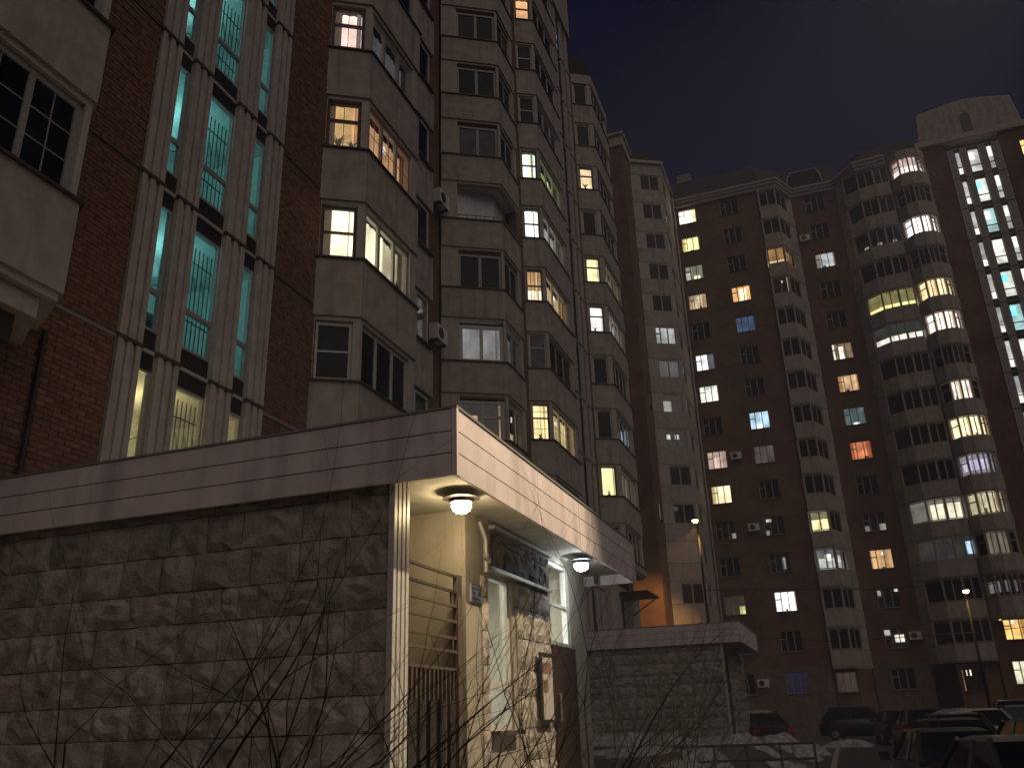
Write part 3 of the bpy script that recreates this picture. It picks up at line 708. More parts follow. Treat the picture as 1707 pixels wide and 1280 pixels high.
# corner loggia stack C
PC = [(67.05, .75), (66.85, .68), (66.85, -.78), (68.9, -1.62), (69.38, -2.0)][1:]
ZC = [zw(k) - .05 for k in range(1, 15)]
LC = {12: [(0, 1, 0, 1, (1, .55, .22), .26), (0, 1, 0, .25, (1, .75, .4), .8)], 11: [(.2, .5, 0, .15, WHI, .5)], 4: [(0, 1, 0, 1, (.7, .62, .35), .22), (.05, 1, 0, .6, (1, .88, .45), 1.0)], 3: [(0, 1, 0, 1, (.6, .62, .6), .16), (.1, .95, 0, .55, (.85, .9, .85), .5), (.45, .8, .4, .75, WHI, 1.0)]}
def winsC(k, i, fr):
    kk = k + 1; z0, z1 = ZC[k] + .03, ZC[k] + 1.45
    if i == 0:
        window(D_, fr, .08, fr.L - .05, z0, z1, (1, 1), LC.get(kk), None, 'farframe', 'dark', .06, .10, sill=False); return [(.08, fr.L - .05)]
    if i == 1:
        window(D_, fr, .08, fr.L - .12, z0, z1, (1, 1), LC.get(kk) if kk in (12, 3) else None, None, 'farframe', 'dark', .06, .10, sill=False); return [(.08, fr.L - .12)]
    return []
bay(D_, PC, ZC, 1.5, winsC, proud=.04, zbot=2.75, ztop=EAVE, ledge=False)
frC0 = Fr((67.28, .66), (67.28, -.9)); holed_wall(D_, frC0, GZ, 2.74, [(.1, 1.5, [1.2], 1.35)], 0, 0, 'base_wall', thick=.2)
frC1 = Fr((67.28, -.9), (69.3, -1.9)); b = MB(); b.fbox(frC1, .001, frC1.L, GZ, 2.74, -.2, 0); b.build('base_wall', M['brick'], D_)
window(D_, frC0, .1, 1.5, 1.2, 2.55, (1, 1, 1), full((.6, .42, .36), .06), None, 'farframe', 'dark', rec=.05)
def cornice(t, pts, z):
    for (o, z0, z1) in ((.18, z, z + .28), (.32, z + .281, z + .55), (.45, z + .551, z + .72)):
        a, c_ = offset(pts, o), offset(pts, -.2); b = MB()
        for i in range(len(pts) - 1): b.prism([tuple(a[i]), tuple(a[i + 1]), tuple(c_[i + 1]), tuple(c_[i])], z0, z1)
        b.each('cornice', M['cream2'], t)
cornice(D_, [(67.05, 8.2), (66.95, -.75), (69.35, -1.95), (69.35, -5.8)], EAVE)
def roof_slab(t, pts, z0, z1, back, name='roof'):
    b = MB(); a = [Vector(p) for p in pts]; c_ = offset(pts, -back)
    for i in range(len(pts) - 1):
        b.face([(*a[i], z0), (*a[i + 1], z0), (*c_[i + 1], z1), (*c_[i], z1)])
        b.face([(*c_[i], z1), (*c_[i + 1], z1), (c_[i + 1].x + 9, c_[i + 1].y, z1 + .05), (c_[i].x + 9, c_[i].y, z1 + .05)])
    b.build(name, M['roof'], t)
roof_slab(D_, [(66.8, 8.3), (66.8, .2), (68.9, -2.4), (68.9, -5.7)], EAVE + .73, EAVE + 3.9, 2.2)
b = MB(); b.box((69.2, 6.3, EAVE + 3.0), (70.0, 7.6, EAVE + 4.9)); b.build('chimney', M['joint'], D_)
b = MB(); b.tube([(68.9, -3.3 - 1.4 * math.cos(w * math.pi / 10), EAVE + .8 + 1.35 * min(1, 1.6 * math.sin(w * math.pi / 10))) for w in range(11)], .09, 6); b.box((69.0, -4.6, EAVE + .6), (70.5, -2.0, EAVE + 2.0)); b.build('dormer', M['roof'], D_)
b = MB(); b.tube([(68.85, -3.3 + 1.45 * math.cos(w * math.pi / 12), EAVE + .8 + 1.4 * min(1, 1.6 * math.sin(w * math.pi / 12))) for w in range(13)], .07, 6); b.build('dormer_rim', M['metal'], D_)

# ================================================================== FAR TOWER BLOCK (rounded bays, second stair tower)
E_ = thing('apartment_building', 'far pale block with rounded lit balconies and gabled stair tower', 'building', (67, -12, GZ))
b = MB(); b.box((67.5, -14.3, GZ), (67.9, -12.6, 43)); b.each('brick_wall', M['brick'], E_)
b = MB(); b.prism([(70.0, -5.81), (67.95, -7.6), (67.95, -30), (82, -30), (82, -5.81)], GZ, EAVE + .3); b.each('core_wall', M['core'], E_)
PE1 = [(69.4, -5.7), (68.2, -6.25), (67.35, -7.35), (67.15, -8.6), (67.15, -9.75)]
ZE = [zw(k) - .05 for k in range(1, 15)]
LE1 = {10: [(0, 1, 0, 1, (.75, .66, .25), .22), (0, 1, 0, .3, (1, .88, .35), 1.0)], 9: [(0, 1, 0, 1, (.4, .42, .42), .06), (0, 1, 0, .4, WHI, .8)], 4: [(0, 1, 0, 1, (.65, .6, .5), .2), (.1, .9, 0, .8, (1, .92, .68), .75)], 3: [(0, 1, 0, 1, (.35, .33, .3), .07), (.7, 1, .2, .8, (.55, .75, 1), .8)], 12: [(.4, .7, 0, .3, GRY, .3)]}
def winsE1(k, i, fr):
    kk = k + 1; z0, z1 = ZE[k] + .03, ZE[k] + 1.5
    if i == 0: return []
    lit = LE1.get(kk)
    if lit and kk == 3 and i != 3: lit = lit[:1]
    if lit and kk == 4 and i == 1: lit = lit[:1]
    window(E_, fr, .04, fr.L - .04, z0, z1, (1,) if i == 1 else (1, 1), lit, None, 'farframe' if kk % 3 else 'farframe', 'dark', .05, .09, sill=False, one_pane=True)
    return [(.04, fr.L - .04)]
bay(E_, PE1, ZE, 1.55, winsE1, proud=.05, zbot=2.8, ztop=EAVE, ledge=False)
PE2 = [(67.6, -9.78), (67.2, -9.95), (66.5, -10.5), (66.35, -11.25), (66.5, -12.0), (67.2, -12.55), (67.6, -12.7)]
LE2 = {14: [(0, 1, 0, 1, (1, .72, .66), .55), (0, 1, 0, .5, (1, .88, .86), 1.1)], 12: full((1, .95, .93), 1.9), 10: [(0, 1, 0, 1, (1, .78, .42), 1.15)], 9: [(0, 1, 0, 1, (1, .86, .80), 1.8)], 7: full((1, .93, .78), .85), 6: [(0, 1, 0, 1, (1, .80, .48), 1.5)], 5: [(0, 1, 0, 1, (.62, .58, .68), .34), (.1, .9, .25, .75, PUR, .6)], 4: full((.92, .82, .52), .55), 3: [(0, 1, 0, 1, (.55, .48, .33), .22)], 2: [(0, .3, .2, .7, WHI, .12)]}
def winsE2(k, i, fr):
    kk = k + 2; z0, z1 = ZE[k + 1] + .03, ZE[k + 1] + 1.5
    if i in (0, 5): return []
    lit = LE2.get(kk)
    if kk == 7 and i in (1, 4): lit = None
    if kk == 3 and i in (1, 4): lit = None
    window(E_, fr, .03, fr.L - .03, z0, z1, (1,) if i in (1, 4) else (1, 1), lit, {0: .62} if i in (1, 4) else None, 'farframe', 'dark', .05, .07, sill=False, one_pane=(kk in (8, 11, 13)))
    return [(.03, fr.L - .03)]
bay(E_, PE2, ZE[1:], 1.55, winsE2, proud=.05, zbot=5.4, ztop=EAVE + .5, ledge=False)
frE0 = Fr((67.35, -9.8), (67.35, -12.75)); holed_wall(E_, frE0, GZ, 5.35, [(.7, 2.25, [zw(0), zw(1)], 1.5)], 0, 0, 'base_wall', thick=.2)
window(E_, frE0, .7, 2.25, zw(1), zw(1) + 1.5, (.8, 1, 1), [(0, 1, 0, 1, (1, .62, .2), .9)], {0: .62}, 'farframe', 'dark', rec=.06)
window(E_, frE0, .7, 2.25, zw(0), zw(0) + 1.5, (.8, 1, 1), [(0, 1, 0, 1, (.9, .85, .6), .7)], {0: .62}, 'farframe', 'dark', rec=.06)
frE1 = Fr((67.6, -7.2), (67.6, -9.7)); holed_wall(E_, frE1, GZ, 2.75, [(.2, 1.65, [.95], 1.45)], 0, 0, 'base_wall', thick=.2)
window(E_, frE1, .2, 1.65, .95, 2.4, (1, 1, 1), [(0, 1, 0, 1, (1, .40, .24), .32), (.15, .45, .7, .95, (1, .85, .6), 1.5)], None, 'darkframe', 'dark', rec=.06)
cornice(E_, [(69.4, -5.7), (67.3, -7.35), (67.1, -9.7)], EAVE)
roof_slab(E_, [(69.3, -5.9), (67.6, -7.6), (67.6, -12.4)], EAVE + .9, EAVE + 3.4, 2.0)
frST = Fr((67.45, -14.35), (67.45, -18.3))
def litS(si, k):  # stairwell light put into glowing sheets behind the panes
    x = (k * 5 + si * 3) % 7
    if si == 1: 
        c = (.9, .93, .82) if k % 3 else (.55, .9, .86)
        return ([(0, 1, 0, 1, c, .55 + .15 * (x % 3)), (0, .6, .62, .95, (.25, .95, .95) if k in (13, 10, 9) else (1, .97, .85), 1.1)], 'dark')
    return ([(0, 1, 0, 1, (.85, .84, .80), .30 + .1 * (x % 3)), (0, 1, (.0 if si == 0 else .6), (.4 if si == 0 else 1), (1, .96, .85), .9)], 'dark')
pil = ((0, .55), (.95, 1.48), (2.3, 2.85), (3.28, 3.9)); gl = ((.55, .95), (1.48, 2.3), (2.85, 3.28))
tower(E_, frST, 0, list(range(0, 15)), lambda k: .3 + 2.8 * k, litS, False, pil, gl)
# gabled top
b = MB()
b.box((67.2, -20.3, 43.0), (69.5, -12.2, 43.5))
b.each('cornice', M['cream2'], E_)
b = MB()
pr_ = [(-12.5, 43.501), (-12.85, 46.2), (-15.0, 46.6), (-16.4, 46.75), (-17.8, 46.6), (-19.8, 46.1), (-20.2, 43.501)]
n = len(pr_)
b.v += [(67.3, y, z) for y, z in pr_] + [(69.0, y, z) for y, z in pr_]
b.f.append(tuple(range(n))[::-1]); b.f.append(tuple(range(n, 2 * n))); b.m += [0, 0]
for k in range(n): b.f.append((k, (k + 1) % n, n + (k + 1) % n, n + k)); b.m.append(0)
b.build('gable', M['cream'], E_)
b = MB()
pts_ = [(-.34, 0), (.34, 0)] + [(.34 * math.cos(w * math.pi / 8), 1.5 + .34 * math.sin(w * math.pi / 8)) for w in range(9)]
n = len(pts_); b.v += [(67.24, -16.3 + x, 43.3 + z * 1.15) for x, z in pts_] + [(67.29, -16.3 + x, 43.3 + z * 1.15) for x, z in pts_]
b.f.append(tuple(range(n))); b.f.append(tuple(range(n, 2 * n))[::-1]); b.m += [0, 0]
for k in range(n): b.f.append((k, (k + 1) % n, n + (k + 1) % n, n + k)); b.m.append(0)
b.build('arched_niche', M['spandrel'], E_)
frER = Fr((67.5, -18.3), (67.5, -30)); holed_wall(E_, frER, GZ, 43, [(1.3, 2.8, ZS, 1.5)], 0, 0, thick=.3)
for k in range(15):
    window(E_, frER, 1.3, 2.8, zw(k), zw(k) + 1.5, (.8, 1, 1), full((1, .72, .25), 1.0) if k in (14, 6) else None, {0: .62}, 'farframe', 'dark', rec=.08, one_pane=True)

# ================================================================== ENTRANCE PORCHES
def stone_blocks(t, fr, z0, z1, copy_from=None, hole=None):
    out = []
    z = z0; row = 0
    while z < z1 - .05:
        h = (.37 if row % 3 else .31) if z + .37 < z1 else z1 - z
        s = 0.0
        if row % 2: s = -rnd.uniform(.1, .3)
        while s < fr.L - .02:
            w = rnd.uniform(.38, .72); a, c_ = max(s, 0), min(s + w, fr.L)
            if fr.L - c_ < .12: c_ = fr.L
            if c_ - a > .06:
                b = MB(); nx, nz = 5, 4; g = .006
                for i in range(nx + 1):
                    for j in range(nz + 1):
                        edge = i in (0, nx) or j in (0, nz)
                        x = a + g + (c_ - a - 2 * g) * (i + (0 if edge else rnd.uniform(-.25, .25))) / nx
                        y = z + g + (h - 2 * g) * (j + (0 if edge else rnd.uniform(-.25, .25))) / nz + (rnd.uniform(-.006, .006) if edge else 0)
                        o = rnd.uniform(.006, .030) if edge else rnd.uniform(.022, .058)
                        p = fr.p(x, o); b.v.append((p[0], p[1], y))
                for i in range(nx):
                    for j in range(nz):
                        q = i * (nz + 1) + j
                        if rnd.random() < .5: b.f += [(q, q + nz + 1, q + nz + 2), (q, q + nz + 2, q + 1)]
                        else: b.f += [(q, q + nz + 1, q + 1), (q + 1, q + nz + 1, q + nz + 2)]
                        b.m += [0, 0]
                # skirts back into the joint
                per = [i * (nz + 1) for i in range(nx + 1)] + [nx * (nz + 1) + j for j in range(1, nz + 1)] + [i * (nz + 1) + nz for i in range(nx - 1, -1, -1)] + [j for j in range(nz - 1, 0, -1)]
                base = len(b.v)
                for q in per:
                    x, y, zz_ = b.v[q]; b.v.append((x - fr.n.x * .03, y - fr.n.y * .03, zz_))
                for q in range(len(per)):
                    r_ = (q + 1) % len(per); b.f.append((per[q], base + q, base + r_, per[r_])); b.m.append(0)
                o = b.build('stone_block', M['stone'], t); out.append(o)
            s = c_ + .0001 if c_ < fr.L else fr.L
        z += h; row += 1
    return out
def porch(u0, zt, label, full_detail=True, length=7.55):
    t = thing('entrance_porch', label, 'porch', (u0, 3.04, -.8))
    zb = zt - .64; v0 = 3.04; v1 = 8.96; u1 = u0 + length
    # roof slab, recessed soffit
    b = MB(); b.box((u0 + .04, v0 + .04, zb + .16), (u1 - .04, v1, zt - .03)); b.build('canopy_slab', M['soffit'], t)
    hs = [(0, .207), (.219, .420), (.432, .64)]
    for (a, c_) in hs[::-1]:
        b = MB(); b.box((u0 - .005, v0 + .045, zb + a), (u0 + .036, v1, zb + c_)); b.build('fascia_panel', M['fascia'], t)
        for (x0, x1) in ((u0 + .04, u0 + 4.12), (u0 + 4.135, u1 - .02)):
            b = MB(); b.box((x0, v0, zb + a), (x1, v0 + .038, zb + c_)); b.build('fascia_panel', M['fascia'], t)
        b = MB(); b.box((u1 - .018, v0 + .045, zb + a), (u1 + .012, v1, zb + c_)); b.build('fascia_panel', M['fascia'], t)
    b = MB(); b.box((u0 + .0, v0 + .05, zb + .03), (u0 + .028, v1, zt - .03)); b.box((u0 + .05, v0 + .008, zb + .03), (u1 - .03, v0 + .03, zt - .03)); b.each('fascia_backing', M['rail'], t)
    b = MB(); b.box((u0 - .012, v0 - .012, zb - .006), (u0 + .034, v0 + .04, zt + .006)); b.build('corner_strip', M['fascia'], t)
    b = MB(); b.box((u0 - .015, v0 - .015, zt + .007), (u1 + .02, v1, zt + .03)); b.build('roof_cap', M['metal'], t)
    zs = zb + .16
    # side stone wall
    us = u0 + .10
    b = MB(); b.box((us + .03, 3.761, GZ), (us + .30, v1, zs)); b.each('side_wall', M['joint'], t)
    fs = Fr((us + .03, v1), (us + .03, 3.765))
    stone_blocks(t, fs, -1.1, zs - .02)
    # fluted end post
    b = MB(); b.box((us - .03, 3.722, -1.0), (us + .31, 3.760, zs - .02))
    for q in range(4):
        x = us - .03 + .085 * q; b.box((x, 3.70, -1.0), (x + .055, 3.7215, zs - .06))
    b.box((us - .035, 3.695, zs - .059), (us + .315, 3.7215, zs - .021))
    b.build('fluted_post', M['white'], t)
    # inner side wall of vestibule and front wall
    ui = u0 + 1.93; ue = u0 + 6.86
    b = MB(); b.box((ui, 3.932, -.9), (ui + .12, v1, zs - .002)); b.build('inner_wall', M['plaster'], t)
    fr = Fr((ui, 3.78), (ue, 3.78))
    if not full_detail:
        b = MB(); b.box((ui + .121, 3.80, -.9), (ue, 3.95, zs - .002)); b.each('front_wall', M['plaster'], t)
        b = MB(); b.box((ue - .12, 3.951, -.9), (ue, v1, zs - .002)); b.each('end_wall', M['plaster'], t)
        stone_blocks(t, fr, -.9, zs - .3)
        return t
    b = MB()
    w0, w1 = .66, 1.44      # window span in s
    d0 = 2.98               # glazing starts
    b.fbox(fr, .0, w0, -.9, zs - .002, -.15, .0)
    b.fbox(fr, w1, d0, -.9, zs - .002, -.15, .0)
    b.fbox(fr, w0, w1, 1.70, zs - .002, -.15, .0); b.fbox(fr, w0, w1, -.9, -.09, -.15, .0)
    b.fbox(fr, 4.02, 4.93, -.9, zs - .002, -.30, .0)
    b.fbox(fr, d0, 4.02, 2.19, zs - .002, -.15, .0)
    b.box((ue - .12, 4.081, -.9), (ue, v1, zs - .002)); b.box((ui + .121, v1 - .1, -.9), (ue - .121, v1, zs - .003))
    b.each('front_wall', M['plaster'], t)
    # stone cladding on the front: dark band over the window, pale blocks beside it
    class Sub:
        pass
    def sub(a, c_, z0, z1, mat):
        f2 = Fr(fr.p(a, .002), fr.p(c_, .002)); 
        for o in stone_blocks(t, f2, z0, z1): o.data.materials[0] = M[mat]
    sub(.78, 2.98, 1.74, 2.17, 'stonedark')
    sub(w1 + .14, d0 - .0, -.75, 1.66, 'stone')
    sub(.42, w0 - .04, -.75, 1.60, 'stone')
    b = MB(); b.fbox(fr, .70, 2.98, 2.185, 2.225, .001, .09); b.fbox(fr, w0, 2.98, 1.685, 1.728, .001, .07); b.each('trim_strip', M['metal'], t)
    window(t, fr, w0, w1, -.08, 1.68, (1,), None, {0: .26}, 'white', 'clear', .07, .09, rec=.03)
    # entrance glazing and door
    b = MB(); b.fbox(fr, d0, 4.02, 1.00, 1.06, -.10, -.03); b.fbox(fr, d0, 4.02, 1.56, 1.60, -.10, -.03); b.fbox(fr, d0, 4.02, 2.13, 2.189, -.10, -.03); b.fbox(fr, d0, d0 + .05, -.8, 2.129, -.11, -.025); b.fbox(fr, 3.96, 4.02, -.8, 2.129, -.11, -.025)
    b.each('door_frame', M['white'], t)
    for (z0, z1) in ((1.061, 1.559), (1.601, 2.129)):
        b = MB(); b.fbox(fr, d0 + .05, 3.96, z0, z1, -.075, -.06); b.build('pane', M['clear'], t)
    dr = MB(); dr.fbox(fr, 2.90, 3.98, -.8, .985, .03, .075); d = dr.build('door', M['door'], t)
    hd = MB(); hd.fbox(fr, 3.0, 3.03, .0, .35, .10, .12); hd.fbox(fr, 3.0, 3.03, .0, .02, .075, .10); hd.fbox(fr, 3.0, 3.03, .33, .35, .075, .10); hd.build('handle', M['metal'], d)
    # vestibule inside
    b = MB(); b.box((ui + .13, 3.96, -.9), (ue - .13, v1 - .11, -.8)); b.build('floor_slab', M['inner'], t)
    b = MB(); b.box((ui + .13, 5.6, -.799), (ui + 1.6, 5.7, zs - .004)); b.box((ui + 1.9, 5.6, -.799), (ui + 2.2, 5.7, zs - .004)); b.box((ui + 2.5, 5.6, -.799), (ue - .13, 5.7, zs - .004)); b.each('partition_wall', M['inner'], t)
    l = bpy.data.lights.new('vestibule_light', 'AREA'); l.energy = 560; l.size = .8; l.color = (.95, 1.0, .86)
    T = thing('ceiling_lamp', 'greenish white strip lamp on the vestibule ceiling behind the narrow window', 'lamp', (ui + 1.6, 4.8, zs - .04))
    b = MB(); b.box((-.5, -.08, -.03), (.5, .08, .03)); b.build('lamp_tray', M['white'], T, local=True)
    lo = bpy.data.objects.new('vestibule_light', l); COL.objects.link(lo); lo.parent = T; lo.location = (0, 0, -.05)
    b = MB(); b.box((u0 + .6, 1.6, GZ), (u1 + .2, 3.72, -.86)); b.build('porch_step', M['cream2'], t)
    # projecting beam end at far side, small dark bracket under soffit
    b = MB(); b.box((u1 - .32, v0 + .6, zb - .0), (u1 - .26, v0 + .66, zs - .001)); b.build('soffit_bracket', M['darkmetal'], t)
    # drip pipe by the corner
    b = MB(); b.tube([(ui + .42, 3.70, 1.62), (ui + .42, 3.70, 2.0), (ui + .36, 3.75, 2.2)], .03, 8); b.tube([(ui + .34, 3.67, 1.80), (ui + .45, 3.67, 1.74)], .035, 8); b.each('pipe_elbow', M['metal'], t)
    return t
PA = porch(6.97, 2.76, 'near entrance porch with mauve fascia and two lit ceiling lamps')
PB = porch(30.5, 2.90, 'farther entrance porch with dark grey canopy and split stone side', False, 6.0)
def entrance_lamp(loc, c, st, label):
    T = thing('ceiling_lamp', label, 'lamp', loc, 0, 'lamps under the entrance canopy')
    b = MB(); b.lathe([(.001, -.02), (.19, -.05), (.20, -.065), (.13, -.075), (.12, -.11), (.001, -.11)], 28); b.build('lamp_plate', M['darkmetal'], T, local=True)
    b = MB(); b.lathe([(.02, 0.0), (.025, -.03), (.02, -.05)], 10); b.build('lamp_stem', M['darkmetal'], T, local=True)
    b = MB(); b.lathe([(.100, -.112), (.105, -.145), (.092, -.185), (.058, -.212), (.001, -.22)], 24); b.build('lamp_globe', emis(c, st, False), T, True, local=True)
    return T
entrance_lamp((8.15, 3.50, 2.27), (1.0, .76, .42), 150, 'warm yellow round lamp under the canopy corner')
entrance_lamp((12.45, 3.42, 2.27), (.86, .95, 1.0), 95, 'cold white round lamp under the far end of the canopy')
# porch railing
t = thing('metal_railing', 'brown metal railing and bars closing the porch niche beside the fluted post', 'railing', (7.9, 3.74, -.8))
for z in (1.48, 1.315, 1.165, 1.005, .835, .70, .525):
    b = MB(); b.box((7.42, 3.765, z - .014), (8.62, 3.795, z + .014)); b.build('rail', M['rail'], t)
b = MB(); b.box((8.62, 3.75, -.8), (8.72, 3.81, 1.50)); b.build('post', M['rail'], t)
b = MB(); b.box((7.39, 3.76, -.8), (7.42, 3.80, 1.36)); b.build('post', M['rail'], t)
for (z0, z1) in ((1.17, 1.31), (.71, .83)):
    b = MB(); b.box((8.50, 3.764, z0), (8.53, 3.796, z1)); b.build('rail_end', M['rail'], t)
for q in range(12):
    x = 7.46 + .097 * q
    b = MB(); b.box((x, 3.768, -.8), (x + .024, 3.792, .51)); b.build('bar', M['rail'], t)
b = MB(); 
for q in range(5): b.box((7.45 + .23 * q, 3.735, -.75), (7.58 + .23 * q, 3.76, .22))
b.each('slat_board', M['darkmetal'], t)
# address plate
t = thing('address_plate', 'small blue and white notice plate on the vestibule corner', 'sign', (9.16, 3.77, 1.36))
b = MB(); b.box((-.15, -.012, -.10), (.15, .008, .10)); b.build('plate', plain('sign_lilac', (.34, .32, .44), .5), t, local=True)
b = MB()
navy = plain('sign_navy', (.035, .035, .10), .5)
for (x0, x1, z0, z1) in ((-.15, .15, .085, .10), (-.15, .15, -.10, -.085), (-.12, -.03, -.02, .02), (.05, .12, -.02, .02), (-.13, .13, .045, .065), (-.13, .10, -.065, -.045)): b.box((x0, -.016, z0), (x1, -.0125, z1))
b.each('print', navy, t, local=True)
# notice board beside the door
t = thing('notice_board', 'dark framed notice board with reddish paper beside the brown door', 'notice board', (11.36, 3.66, .4))
b = MB(); b.box((-.28, 0, -.42), (.28, .03, -.38)); b.box((-.28, 0, .40), (.28, .03, .44)); b.box((-.28, 0, -.38), (-.23, .03, .40)); b.box((.23, 0, -.38), (.28, .03, .40)); b.each('frame', M['darkmetal'], t, local=True)
b = MB(); b.box((-.23, .012, -.38), (.23, .026, .40)); b.build('board', plain('paper', (.45, .40, .36), .7), t, local=True)
b = MB(); b.box((-.19, .008, .18), (.17, .0115, .32)); b.box((-.18, .008, -.05), (.02, .0115, .10)); b.each('leaflet', plain('red_leaflet', (.22, .13, .11), .6), t, local=True)

# ================================================================== SMALL THINGS ON THE FACADES
def ac(loc, rz, label):
    t = thing('air_conditioner', label, 'air conditioner', loc, rz, 'air conditioner units on the facades')
    b = MB(); b.box((-.4, -.3, 0), (.4, 0, .55)); b.build('casing', M['whitebox'], t, local=True)
    b = MB(); n = 16
    b.tube([(-.1, -.315, .275), (-.1, -.301, .275)], .2, n); b.build('fan_grille', M['darkmetal'], t, local=True)
    b = MB(); b.box((-.3, -.3, -.08), (-.26, .02, -.001)); b.box((.26, -.3, -.08), (.3, .02, -.001)); b.each('bracket', M['darkmetal'], t, local=True)
ac((23.9, 11.1, 17.2), 0, 'air conditioner high in the brick recess above the window strip')
ac((23.7, 11.1, 11.8), 0, 'air conditioner in the brick recess level with the pale curtained window')
ac((67.0, 4.7, zw(4) + .4), -math.pi / 2, 'air conditioner left of a glinting window on the far brick wall')
ac((69.3, -5.15, zw(1) + .5), -math.pi / 2, 'white air conditioner beside the lowest glinting far window')
ac((67.0, 5.3, zw(6) + .5), -math.pi / 2, 'dark air conditioner beside the dim grey far window')
ac((69.3, -2.6, zw(13) - .1), -math.pi / 2, 'air conditioner high up near the far roof edge')
ac((67.0, 5.5, zw(0) + .5), -math.pi / 2, 'air conditioner at the foot of the far wall left of the violet window')
# awning
t = thing('awning', 'small dark metal awning over a doorway beyond the canopy end', 'awning', (40, 8.9, 5.3))
b = MB(); b.prism([(38.9, 7.7), (41.6, 7.7), (41.6, 8.98), (38.9, 8.98)], 5.25, 5.33); b.build('awning_sheet', M['darkmetal'], t)
b = MB()
for x in (39.1, 41.4): b.tube([(x, 7.8, 5.25), (x, 8.98, 4.5)], .03, 6)
b.each('awning_strut', M['darkmetal'], t)
b = MB(); b.box((39.3, 8.90, 2.6), (41.0, 8.995, 5.0)); b.build('doorway_panel', M['spandrel'], t)
# ---- room lamps seen through windows
def room_lamp(loc, c, st, r_, label):
    T = thing('room_lamp', label, 'lamp', loc)
    b = MB(); b.lathe([(.001, r_), (r_ * .8, r_ * .5), (r_, 0), (r_ * .8, -r_ * .5), (.001, -r_)], 12); m = emis(c, st, False); b.build('lamp_shade', m, T, True, local=True)
    b = MB(); b.tube([(0, 0, r_), (0, 0, r_ + .3)], .01, 5); b.build('lamp_cord', M['darkmetal'], T, local=True)
# ---- potted plants on lit sills
def plant(loc, h, n, label, rz=0):
    T = thing('potted_plant', label, 'plant', loc, rz)
    b = MB(); b.lathe([(.001, 0), (.06, 0), (.08, .12), (.001, .12)], 10); b.build('pot', M['pot'], T, local=True)
    b = MB()
    for q in range(n):
        a = rnd.uniform(0, 6.28); ln = h * rnd.uniform(.6, 1.1); w = .02 + .015 * rnd.random()
        p = [Vector((math.cos(a) * .05 * k * k * .25 * ln / .3, math.sin(a) * .02 * k * k * .2, .12 + ln * (k / 4) * (1.15 - .12 * k))) for k in range(5)]
        for k in range(4):
            wk, wk2 = w * (1 - k / 4) + .004, w * (1 - (k + 1) / 4) + .004
            b.face([p[k] + Vector((-wk, 0, 0)), p[k] + Vector((wk, 0, 0)), p[k + 1] + Vector((wk2, 0, 0)), p[k + 1] + Vector((-wk2, 0, 0))])
    b.build('leaves', M['plant'], T, local=True)
def on_face(P, i, s, o): return Fr(P[i], P[i + 1]).p(s, o)
for (P, i, s, z, h, n, lab) in ((P1, 0, .45, Z1[2], .5, 16, 'leafy plant in the orange lit corner window of the near bay'), (P1, 0, .75, Z1[2], .35, 12, 'smaller plant beside the leafy one in the orange lit corner window'),
        (P1, 1, .5, Z1[2], .35, 14, 'plant on the sill of the orange lit front window of the near bay'), (P1, 1, 1.2, Z1[1], .22, 10, 'low plant on the sill of the bright cream front window'),
        (P1, 1, 1.95, Z1[1], .5, 18, 'tall plant in the last pane of the bright cream front window'), (P4, 0, .55, Z4[7], .6, 14, 'spiky plant in the warm lit window high on the middle block'),
        (P4, 0, .5, Z4[4], .3, 12, 'bushy plant on the sill of the white lit corner window'), (P3, 0, .45, Z3[1], .2, 10, 'low plant in the yellow lit corner window above the canopy'),
        (P4, 0, .6, Z4[1], .25, 8, 'potted plant in the yellow lit window just above the canopy end')):
    q = on_face(P, i, s, -.22); plant((q[0], q[1], z + .05), h, n, lab, Fr(P[i], P[i + 1]).ang)

# ================================================================== STREET LAMPS, WIRES
def street_lamp(loc, z_top, arm, c, st, watt, label, spot=R(150), tilt=0, arm_dir=(-1, 0), aim=None):
    T = thing('street_lamp', label, 'street lamp', loc, 0, 'street lamps in the yard')
    hgt = z_top - loc[2]
    b = MB(); b.tube([(0, 0, 0), (0, 0, hgt * .5), (0, 0, hgt)], [.09, .075, .05], 10); b.build('lamp_post', M['polepaint'], T, True, local=True)
    e = (arm_dir[0] * arm, arm_dir[1] * arm)
    b = MB(); b.tube([(0, 0, hgt - .02), (e[0] * .5, e[1] * .5, hgt + .12), (e[0], e[1], hgt + .1)], .03, 8); b.build('arm', M['polepaint'], T, True, local=True)
    b = MB(); b.lathe([(.001, .16), (.12, .13), (.2, .04), (.2, .02), (.001, .02)], 18, (e[0], e[1], hgt)); b.build('lamp_head', M['darkmetal'], T, True, local=True)
    b = MB(); b.lathe([(.17, .018), (.16, -.06), (.10, -.13), (.001, -.15)], 18, (e[0], e[1], hgt)); b.build('lamp_glass', emis(c, st, False), T, True, local=True)
    l = bpy.data.lights.new('street_light', 'SPOT'); l.energy = watt; l.spot_size = spot; l.spot_blend = .5; l.shadow_soft_size = .15; l.color = c
    lo = bpy.data.objects.new('street_light', l); COL.objects.link(lo); lo.parent = T; lo.location = (e[0], e[1], hgt - .36); lo.rotation_euler = (tilt, 0, 0)
    if aim: lo.rotation_euler = (Vector(aim) - (T.location + lo.location)).to_track_quat('-Z', 'Y').to_euler()
street_lamp((50.2, 6.66, GZ), 10.4, .9, (1.0, .50, .14), 26, 4200, 'tall lamp with orange light in front of the corner block', R(66), aim=(57.2, 12.4, 2.6))
street_lamp((58, -7.45, GZ), 6.35, .5, (1.0, .60, .22), 26, 260, 'orange lamp over the parked cars before the far pale block', R(150))
